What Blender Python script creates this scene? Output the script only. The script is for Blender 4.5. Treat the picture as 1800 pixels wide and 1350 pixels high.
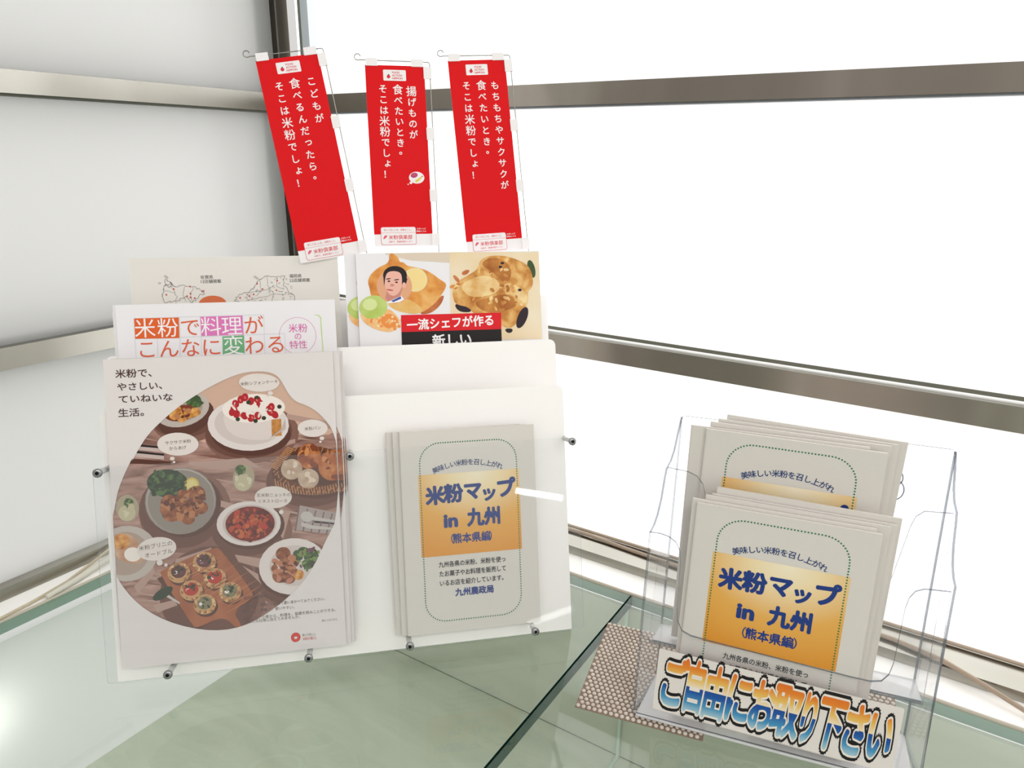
import bpy, bmesh, math, random
from math import sin, cos, pi, radians as R
from mathutils import Vector, Matrix
from mathutils.geometry import tessellate_polygon

for o in list(bpy.data.objects):
    bpy.data.objects.remove(o, do_unlink=True)
SC = bpy.context.scene
COL = SC.collection
random.seed(7)

# ------------------------------------------------------------------ camera
cam_data = bpy.data.cameras.new('camera')
cam_data.sensor_fit = 'HORIZONTAL'
cam_data.sensor_width = 36.0
cam_data.lens = 36.0 * 1274.75 / 1800.0
cam_data.clip_start = 0.02
cam = bpy.data.objects.new('camera', cam_data)
COL.objects.link(cam)
CAM_LOC = Vector((0.878, -0.776, 1.2474))
_p, _r, _y = R(17.531), R(-0.638), R(32.619)
_roll = Matrix(((cos(_r), -sin(_r), 0), (sin(_r), cos(_r), 0), (0, 0, 1)))
_pitch = Matrix(((1, 0, 0), (0, -sin(_p), cos(_p)), (0, -cos(_p), -sin(_p))))
_M = Matrix.Rotation(_y, 3, 'Z') @ _pitch @ _roll          # columns: right, down, forward
_right, _down, _fwd = _M.col[0], _M.col[1], _M.col[2]
_C = Matrix((_right, -_down, -_fwd)).transposed()
cam.matrix_world = Matrix.Translation(CAM_LOC) @ _C.to_4x4()
SC.camera = cam

# ------------------------------------------------------------------ light
SC.view_settings.view_transform = 'Standard'
SC.view_settings.look = 'None'
SC.view_settings.gamma = 1.0
SC.view_settings.use_curve_mapping = False
SC.view_settings.exposure = 0.0
SC.cycles.transparent_max_bounces = 40
SC.cycles.max_bounces = 12
SC.cycles.use_denoising = True

world = bpy.data.worlds.new('world')
SC.world = world
world.use_nodes = True
bg = world.node_tree.nodes['Background']
bg.inputs['Color'].default_value = (1.0, 0.975, 0.95, 1)
bg.inputs['Strength'].default_value = 0.70

def area(name, loc, target, sx, sy, power, col=(1, 1, 1)):
    d = bpy.data.lights.new(name, 'AREA')
    d.shape = 'RECTANGLE'; d.size = sx; d.size_y = sy
    d.energy = power; d.color = col
    o = bpy.data.objects.new(name, d)
    o.location = loc
    o.rotation_euler = (Vector(target) - Vector(loc)).to_track_quat('-Z', 'Y').to_euler()
    COL.objects.link(o)
    return o
# daylight behind the frosted windows
area('daylight_right', (0.9, 0.95, 1.25), (0.9, 0.0, 1.25), 3.2, 2.4, 75, (1.0, 1.0, 1.0))
area('daylight_left', (-0.95, -0.7, 1.35), (0.0, -0.7, 1.35), 2.6, 2.4, 2.4, (1.0, 1.0, 0.97))
# ceiling tubes of the room behind the camera
area('ceiling_tube', (1.5, -1.9, 2.5), (1.2, -1.4, 0.75), 1.3, 0.16, 12, (1.0, 0.97, 0.93))
area('ceiling_tube', (2.9, -1.5, 2.5), (1.2, -0.9, 0.75), 0.16, 1.3, 10, (1.0, 0.97, 0.93))
# a lit tube low on the far side of the room, and a small unseen lamp added to brighten the side panel
area('wall_tube', (3.82, -2.34, 1.125), (0.54, -0.18, 0.90), 0.30, 0.034, 1.3, (1.0, 1.0, 0.98)).rotation_euler.rotate_axis('Z', R(-14))
area('added_glow_low', (0.012, -0.560, 0.655), (0.052, -0.555, 0.650), 0.05, 0.035, 0.035, (1.0, 1.0, 0.93))

# ------------------------------------------------------------------ materials
def lin(c):
    c = c / 255.0
    return c / 12.92 if c <= 0.04045 else ((c + 0.055) / 1.055) ** 2.4
def rgb(t):
    return (lin(t[0]), lin(t[1]), lin(t[2]), 1.0)
MATS = {}
def flat(name, c, rough=0.6, metal=0.0, spec=0.3, coat=0.0):
    if name in MATS: return MATS[name]
    m = bpy.data.materials.new(name); m.use_nodes = True
    b = m.node_tree.nodes['Principled BSDF']
    b.inputs['Base Color'].default_value = rgb(c)
    b.inputs['Roughness'].default_value = rough
    b.inputs['Metallic'].default_value = metal
    b.inputs['Specular IOR Level'].default_value = spec
    if coat: b.inputs['Coat Weight'].default_value = coat
    MATS[name] = m
    return m
def ramp_mat(name, cols, scale, kind='NOISE', rough=0.6, stretch=(1, 1, 1), detail=4, metal=0.0, dist=0.0, bump=0.0, lo=0.3, hi=0.7):
    if name in MATS: return MATS[name]
    m = bpy.data.materials.new(name); m.use_nodes = True
    nt = m.node_tree; N = nt.nodes; L = nt.links
    b = N['Principled BSDF']; b.inputs['Roughness'].default_value = rough
    b.inputs['Metallic'].default_value = metal; b.inputs['Specular IOR Level'].default_value = 0.3
    tc = N.new('ShaderNodeTexCoord'); mp = N.new('ShaderNodeMapping')
    mp.inputs['Scale'].default_value = stretch
    L.new(tc.outputs['Object'], mp.inputs['Vector'])
    if kind == 'VORONOI':
        t = N.new('ShaderNodeTexVoronoi'); t.inputs['Scale'].default_value = scale
        fac = t.outputs['Distance']
    else:
        t = N.new('ShaderNodeTexNoise'); t.inputs['Scale'].default_value = scale
        t.inputs['Detail'].default_value = detail; t.inputs['Distortion'].default_value = dist
        fac = t.outputs['Fac']
    L.new(mp.outputs['Vector'], t.inputs['Vector'])
    cr = N.new('ShaderNodeValToRGB')
    e = cr.color_ramp.elements
    e[0].position = lo; e[0].color = rgb(cols[0])
    e[1].position = hi; e[1].color = rgb(cols[-1])
    for k, c in enumerate(cols[1:-1]):
        x = e.new(lo + (hi - lo) * (k + 1) / (len(cols) - 1)); x.color = rgb(c)
    L.new(fac, cr.inputs['Fac']); L.new(cr.outputs['Color'], b.inputs['Base Color'])
    if bump:
        bp = N.new('ShaderNodeBump'); bp.inputs['Strength'].default_value = bump; bp.inputs['Distance'].default_value = 0.001
        L.new(fac, bp.inputs['Height']); L.new(bp.outputs['Normal'], b.inputs['Normal'])
    MATS[name] = m
    return m
def clear(name, tint=(0.97, 0.98, 0.98), haze=0.0, hazecol=(0.9, 0.9, 0.9), ior=1.49, gloss=1.0, rough=0.02):
    """thin clear sheet: tinted see-through, a Fresnel reflection and a little haze"""
    if name in MATS: return MATS[name]
    m = bpy.data.materials.new(name); m.use_nodes = True
    nt = m.node_tree; N = nt.nodes; L = nt.links
    N.remove(N['Principled BSDF'])
    out = N['Material Output']
    tr = N.new('ShaderNodeBsdfTransparent'); tr.inputs['Color'].default_value = (*tint, 1)
    gl = N.new('ShaderNodeBsdfGlossy'); gl.inputs['Roughness'].default_value = rough
    gl.inputs['Color'].default_value = (gloss, gloss, gloss, 1)
    fr = N.new('ShaderNodeFresnel'); fr.inputs['IOR'].default_value = ior
    body = tr
    if haze:
        df = N.new('ShaderNodeBsdfDiffuse'); df.inputs['Color'].default_value = (*hazecol, 1)
        mh = N.new('ShaderNodeMixShader'); mh.inputs['Fac'].default_value = haze
        L.new(tr.outputs[0], mh.inputs[1]); L.new(df.outputs[0], mh.inputs[2]); body = mh
    mx = N.new('ShaderNodeMixShader')
    geo = N.new('ShaderNodeNewGeometry')          # outer faces reflect, so one sheet does not double up
    inv = N.new('ShaderNodeMath'); inv.operation = 'SUBTRACT'; inv.inputs[0].default_value = 1.0
    mul = N.new('ShaderNodeMath'); mul.operation = 'MULTIPLY'
    L.new(geo.outputs['Backfacing'], inv.inputs[1]); L.new(inv.outputs[0], mul.inputs[0]); L.new(fr.outputs[0], mul.inputs[1])
    L.new(mul.outputs[0], mx.inputs['Fac']); L.new(body.outputs[0], mx.inputs[1]); L.new(gl.outputs[0], mx.inputs[2])
    L.new(mx.outputs[0], out.inputs['Surface'])
    MATS[name] = m
    return m
def gradient_mat(name, axis_pts, rough=0.6, axis='Y', radial=None):
    """ink gradient printed along an object axis (metres)"""
    if name in MATS: return MATS[name]
    m = bpy.data.materials.new(name); m.use_nodes = True
    nt = m.node_tree; N = nt.nodes; L = nt.links
    b = N['Principled BSDF']; b.inputs['Roughness'].default_value = rough; b.inputs['Specular IOR Level'].default_value = 0.3
    tc = N.new('ShaderNodeTexCoord')
    mr = N.new('ShaderNodeMapRange')
    mr.inputs['From Min'].default_value = axis_pts[0][0]; mr.inputs['From Max'].default_value = axis_pts[-1][0]
    if radial:
        sb = N.new('ShaderNodeVectorMath'); sb.operation = 'SUBTRACT'; sb.inputs[1].default_value = radial[0]
        sl = N.new('ShaderNodeVectorMath'); sl.operation = 'MULTIPLY'; sl.inputs[1].default_value = radial[1]
        ln = N.new('ShaderNodeVectorMath'); ln.operation = 'LENGTH'
        L.new(tc.outputs['Object'], sb.inputs[0]); L.new(sb.outputs[0], sl.inputs[0]); L.new(sl.outputs[0], ln.inputs[0])
        L.new(ln.outputs['Value'], mr.inputs['Value'])
    else:
        sp = N.new('ShaderNodeSeparateXYZ'); L.new(tc.outputs['Object'], sp.inputs[0])
        L.new(sp.outputs[axis], mr.inputs['Value'])
    cr = N.new('ShaderNodeValToRGB'); e = cr.color_ramp.elements
    a, z = axis_pts[0][0], axis_pts[-1][0]
    e[0].position = 0; e[0].color = rgb(axis_pts[0][1]); e[1].position = 1; e[1].color = rgb(axis_pts[-1][1])
    for p, c in axis_pts[1:-1]:
        x = e.new((p - a) / (z - a)); x.color = rgb(c)
    L.new(mr.outputs[0], cr.inputs['Fac']); L.new(cr.outputs['Color'], b.inputs['Base Color'])
    MATS[name] = m
    return m
def frosted(name, col):
    if name in MATS: return MATS[name]
    m = bpy.data.materials.new(name); m.use_nodes = True
    nt = m.node_tree; N = nt.nodes; L = nt.links
    N.remove(N['Principled BSDF'])
    tl = N.new('ShaderNodeBsdfTranslucent'); tl.inputs['Color'].default_value = (*col, 1)
    df = N.new('ShaderNodeBsdfDiffuse'); df.inputs['Color'].default_value = (*col, 1)
    m1 = N.new('ShaderNodeMixShader'); m1.inputs['Fac'].default_value = 0.25
    L.new(tl.outputs[0], m1.inputs[1]); L.new(df.outputs[0], m1.inputs[2])
    gl = N.new('ShaderNodeBsdfGlossy'); gl.inputs['Roughness'].default_value = 0.35
    fr = N.new('ShaderNodeFresnel'); fr.inputs['IOR'].default_value = 1.3
    m2 = N.new('ShaderNodeMixShader')
    L.new(fr.outputs[0], m2.inputs['Fac']); L.new(m1.outputs[0], m2.inputs[1]); L.new(gl.outputs[0], m2.inputs[2])
    L.new(m2.outputs[0], N['Material Output'].inputs['Surface'])
    MATS[name] = m
    return m

# ------------------------------------------------------------------ mesh helpers
def ccw(pts):
    a = sum(pts[i][0] * pts[(i + 1) % len(pts)][1] - pts[(i + 1) % len(pts)][0] * pts[i][1] for i in range(len(pts)))
    return list(pts) if a > 0 else list(reversed(pts))
def rrect(x0, y0, x1, y1, r, n=5):
    rs = r if isinstance(r, (list, tuple)) else [r] * 4      # bl, br, tr, tl
    pts = []
    for (cx, cy, a0, q) in ((x0, y0, pi, 0), (x1, y0, 1.5 * pi, 1), (x1, y1, 0, 2), (x0, y1, .5 * pi, 3)):
        q = rs[q]
        if q <= 0:
            pts.append((cx, cy)); continue
        ox = cx + (q if cx == x0 else -q); oy = cy + (q if cy == y0 else -q)
        for k in range(n + 1):
            a = a0 + .5 * pi * k / n
            pts.append((ox + q * cos(a), oy + q * sin(a)))
    return pts
def ell(cx, cy, rx, ry, rot=0, n=28):
    c, s = cos(R(rot)), sin(R(rot))
    return [(cx + rx * cos(a) * c - ry * sin(a) * s, cy + rx * cos(a) * s + ry * sin(a) * c) for a in (2 * pi * k / n for k in range(n))]
def smooth_poly(pts, it=1):
    for _ in range(it):
        q = []
        for i in range(len(pts)):
            a, b = pts[i], pts[(i + 1) % len(pts)]
            q += [(a[0] * .75 + b[0] * .25, a[1] * .75 + b[1] * .25), (a[0] * .25 + b[0] * .75, a[1] * .25 + b[1] * .75)]
        pts = q
    return pts
def clip_rect(pts, x0, y0, x1, y1):
    for ax, lim, sg in ((0, x0, 1), (0, x1, -1), (1, y0, 1), (1, y1, -1)):
        out = []
        for i in range(len(pts)):
            a, b = pts[i - 1], pts[i]
            da, db = (a[ax] - lim) * sg, (b[ax] - lim) * sg
            if (da >= 0) != (db >= 0):
                t = da / (da - db); out.append((a[0] + (b[0] - a[0]) * t, a[1] + (b[1] - a[1]) * t))
            if db >= 0: out.append(b)
        pts = out
        if len(pts) < 3: return []
    return pts
class MB:
    def __init__(s): s.v = []; s.f = []; s.m = []; s.sm = []
    def add(s, vs, fs, mat=0, smooth=False):
        o = len(s.v); s.v += [tuple(x) for x in vs]
        for f in fs:
            s.f.append([i + o for i in f]); s.m.append(mat); s.sm.append(smooth)
    def box(s, x0, x1, y0, y1, z0, z1, mat=0, side=None):
        vs = [(x0, y0, z0), (x1, y0, z0), (x1, y1, z0), (x0, y1, z0), (x0, y0, z1), (x1, y0, z1), (x1, y1, z1), (x0, y1, z1)]
        s.add(vs, [(3, 2, 1, 0), (4, 5, 6, 7)], mat)
        s.add(vs, [(0, 1, 5, 4), (1, 2, 6, 5), (2, 3, 7, 6), (3, 0, 4, 7)], mat if side is None else side)
    def poly(s, pts, z, mat=0, holes=()):
        if len(pts) < 3: return
        loops = [ccw(pts)] + [ccw(h) for h in holes]
        flatv = [p for l in loops for p in l]
        if not holes and len(pts) <= 4:
            s.add([(p[0], p[1], z) for p in loops[0]], [tuple(range(len(pts)))], mat); return
        tris = tessellate_polygon([[Vector((p[0], p[1], 0)) for p in l] for l in loops])
        fs = []
        for t in tris:
            a, b, c = (flatv[i] for i in t)
            if (b[0] - a[0]) * (c[1] - a[1]) - (b[1] - a[1]) * (c[0] - a[0]) < 0: t = (t[0], t[2], t[1])
            fs.append(tuple(t))
        s.add([(p[0], p[1], z) for p in flatv], fs, mat)
    def prism(s, pts, z0, z1, mat=0, side=None, holes=(), xf=None):
        """closed slab: outline in local x,y and depth in z; xf maps (x,y,z)"""
        n0 = len(s.v)
        pts = ccw(pts)
        s.poly(pts, z1, mat, holes)
        k = len(s.f); s.poly(pts, z0, mat, holes)
        for i in range(k, len(s.f)): s.f[i] = list(reversed(s.f[i]))
        sd = mat if side is None else side
        for li, l in enumerate([pts] + [ccw(h) for h in holes]):
            n = len(l)
            vs = [(p[0], p[1], z0) for p in l] + [(p[0], p[1], z1) for p in l]
            fs = [(i, (i + 1) % n, n + (i + 1) % n, n + i) for i in range(n)]
            if li: fs = [tuple(reversed(f)) for f in fs]
            s.add(vs, fs, sd)
        if xf:
            for i in range(n0, len(s.v)): s.v[i] = tuple(xf(*s.v[i]))
    def tube(s, pts, r, n=8, mat=0, caps=True):
        pts = [Vector(p) for p in pts]
        up = Vector((0.13, 0.27, 0.95)); rings = []
        for i, p in enumerate(pts):
            t = (pts[min(i + 1, len(pts) - 1)] - pts[max(i - 1, 0)]).normalized()
            a = t.cross(up)
            if a.length < 1e-3: a = t.cross(Vector((1, 0, 0)))
            a.normalize(); b = t.cross(a).normalized()
            rr = r[i] if isinstance(r, (list, tuple)) else r
            rings.append([p + a * rr * cos(2 * pi * k / n) + b * rr * sin(2 * pi * k / n) for k in range(n)])
        vs = [v for g in rings for v in g]
        fs = []
        for i in range(len(pts) - 1):
            for k in range(n):
                fs.append((i * n + (k + 1) % n, i * n + k, (i + 1) * n + k, (i + 1) * n + (k + 1) % n)[::-1])
        s.add(vs, fs, mat, True)
        if caps:
            m = (len(pts) - 1) * n
            s.add(vs, [tuple(reversed(range(n)))[::-1], tuple(range(m, m + n))[::-1]], mat)
    def lathe(s, prof, n=20, mat=0, smooth=True, xf=None):
        """profile of (radius, z) turned about local z"""
        n0 = len(s.v); vs = []; fs = []
        for (r, z) in prof:
            vs += [(r * cos(2 * pi * k / n), r * sin(2 * pi * k / n), z) for k in range(n)]
        for i in range(len(prof) - 1):
            for k in range(n):
                fs.append((i * n + k, i * n + (k + 1) % n, (i + 1) * n + (k + 1) % n, (i + 1) * n + k))
        s.add(vs, fs, mat, smooth)
        if xf:
            for i in range(n0, len(s.v)): s.v[i] = tuple(xf(*s.v[i]))
    def build(s, name, mats, parent=None, mw=None, recalc=False):
        me = bpy.data.meshes.new(name)
        me.from_pydata(s.v, [], s.f); 
        for m in (mats if isinstance(mats, (list, tuple)) else [mats]): me.materials.append(m)
        me.polygons.foreach_set('material_index', s.m)
        me.polygons.foreach_set('use_smooth', s.sm)
        me.validate(); me.update()
        if recalc:
            b = bmesh.new(); b.from_mesh(me); bmesh.ops.remove_doubles(b, verts=b.verts, dist=1e-6)
            bmesh.ops.recalc_face_normals(b, faces=b.faces); b.to_mesh(me); b.free()
        o = bpy.data.objects.new(name, me); COL.objects.link(o)
        if mw is not None: o.matrix_world = mw
        if parent is not None: o.parent = parent
        return o

# lettering: glyph outlines of the built-in font turned into flat mesh
_tc = bpy.data.curves.new('lettering', 'FONT'); _tc.resolution_u = 3
_to = bpy.data.objects.new('lettering', _tc); COL.objects.link(_to)
_TCACHE = {}
def glyphs(s, off=0.0):
    if (s, off) not in _TCACHE:
        _tc.body = s; _tc.offset = off
        dg = bpy.context.evaluated_depsgraph_get(); dg.update()
        me = bpy.data.meshes.new_from_object(_to.evaluated_get(dg))
        vs = [(v.co.x, v.co.y) for v in me.vertices]
        fs = []
        for p in me.polygons:
            i = list(p.vertices)
            a = sum(vs[i[k]][0] * vs[i[(k + 1) % len(i)]][1] - vs[i[(k + 1) % len(i)]][0] * vs[i[k]][1] for k in range(len(i)))
            fs.append(i if a >= 0 else i[::-1])
        bpy.data.meshes.remove(me)
        _TCACHE[(s, off)] = (vs, fs)
    return _TCACHE[(s, off)]
class Print:
    """ink on paper: flat shapes and lettering, millimetres, a hair above the sheet"""
    def __init__(s, clip=None, z0=0.00012, dz=0.00004): s.k = 0; s.mb = MB(); s.mats = []; s.clip = clip; s.z0 = z0; s.dz = dz
    def mi(s, name):
        m = MATS[name]
        if m not in s.mats: s.mats.append(m)
        return s.mats.index(m)
    def z(s, layer):                                     # every patch of ink at a height of its own
        s.k += 1
        return s.z0 + layer * s.dz + s.k * 1e-7
    def p(s, mat, layer, pts, holes=()):
        if s.clip and not holes: pts = clip_rect(ccw(pts), *s.clip)
        if len(pts) < 3: return
        s.mb.poly([(x * .001, y * .001) for x, y in pts], s.z(layer), s.mi(mat), [[(x * .001, y * .001) for x, y in h] for h in holes])
    def e(s, mat, layer, cx, cy, rx, ry, rot=0, n=26): s.p(mat, layer, ell(cx, cy, rx, ry, rot, n))
    def t(s, mat, layer, st, cx, cy, size, rot=0, off=0.0, width=None, sx=1.0, shear=0.0):
        vs, fs = glyphs(st)
        if not vs: return
        nv = len(vs)
        if off:                                         # heavier strokes: the outline spread all round
            k_ = 14 if off > .05 else 8
            vs0, fs0 = vs, fs; vs = list(vs0); fs = list(fs0)
            for i_ in range(k_):
                a_ = 2 * pi * i_ / k_; o_ = len(vs)
                vs += [(x_ + off * cos(a_), y_ + off * sin(a_)) for x_, y_ in vs0]; fs += [[j_ + o_ for j_ in f_] for f_ in fs0]
        x0 = min(v[0] for v in vs); x1 = max(v[0] for v in vs)
        cjk = all(ord(c) > 0x2e7f for c in st)
        mid = len(st) * .5 if cjk else (x0 + x1) * .5
        k = size * sx
        if width: k = width / (len(st) if cjk else (x1 - x0))
        c, sn = cos(R(rot)), sin(R(rot)); q = []; zl = s.z(layer)
        for x, y in vs:
            yy = (y - .38) * size; xx = (x - mid) * k + shear * yy
            q.append(((cx + xx * c - yy * sn) * .001, (cy + xx * sn + yy * c) * .001, zl + len(q) // nv * 2.5e-6))
        s.mb.add(q, fs, s.mi(mat))
    def blobs(s, mats, layer, cx, cy, rx, ry, n, r0, r1, rng, thin=1.0, inner=0.0, rot=None):
        """many small irregular patches strewn over an ellipse"""
        for k in range(n):
            a = rng.uniform(0, 2 * pi); q = (inner + (1 - inner) * rng.random()) ** .5
            r = rng.uniform(r0, r1); x, y = cx + rx * q * cos(a), cy + ry * q * sin(a)
            pts = ell(0, 0, r, r * thin * rng.uniform(.75, 1.15), rng.uniform(0, 180) if rot is None else rot + rng.uniform(-12, 12), 12)
            s.p(mats[k % len(mats)], layer + .02 * (k % 40), [(x + u * rng.uniform(.88, 1.1), y + v * rng.uniform(.88, 1.1)) for u, v in pts])
    def run(s, spec, soft=()):
        for r in spec:
            if r[0] == 'p': s.p(r[1], r[2], smooth_poly(r[3], 2) if r[1] in soft else r[3])
            elif r[0] == 'e': s.e(*r[1:])
            else: s.t(r[1], r[2], r[3], r[4], r[5], r[6], r[7], r[8], r[9])
    def build(s, name, parent): return s.mb.build(name, s.mats, parent)

# ------------------------------------------------------------------ scene bookkeeping
def tag(o, label, cat, group=None):
    o['label'] = label; o['category'] = cat
    if group: o['group'] = group
    return o
def thing(name, label, cat, mw, group=None):
    o = bpy.data.objects.new(name, None); COL.objects.link(o)
    o.empty_display_size = 0.02; o.matrix_world = mw
    return tag(o, label, cat, group)
def struct(o): o['kind'] = 'structure'; return o
def dup(root, mw, label, group=None):
    def cp(o, parent):
        c = o.copy(); COL.objects.link(c)
        if parent is not None: c.parent = parent
        for ch in [x for x in o.children]: cp(ch, c)
        return c
    r = cp(root, None); r.matrix_world = mw; r['label'] = label
    if group: r['group'] = group
    return r

# ------------------------------------------------------------------ print layouts (millimetres on each sheet)
BLOB = [(-85.0,198.7),(-78.3,210.6),(-69.2,224.0),(-56.3,236.3),(-43.4,247.1),(-27.5,257.7),(-11.5,266.8),(4.4,274.2),(17.1,278.5),(29.7,280.1),(42.3,279.1),(50.0,275.8),(54.6,270.0),(58.2,261.9),(62.2,254.3),(68.0,248.2),(77.4,244.4),(86.8,238.1),(94.5,229.4),(100.6,219.9),(105,203),(105,166),(99.8,126.5),(95.0,117.5),(89.3,107.6),(84.4,97.7),(77.7,85.1),(66.4,69.0),(51.6,55.1),(35.2,43.3),(15.3,32.7),(-2.5,28.2),(-21.7,28.6),(-42.3,33.7),(-62.6,42.7),(-79.2,54.2),(-92.1,68.1),(-101.5,83.5),(-105.3,92.9),(-106.1,109.4),(-106.2,131.2),(-105.1,145.6),(-101.9,158.0),(-98.6,172.3),(-91.9,188.1),(-83.5,203.8)]
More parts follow.
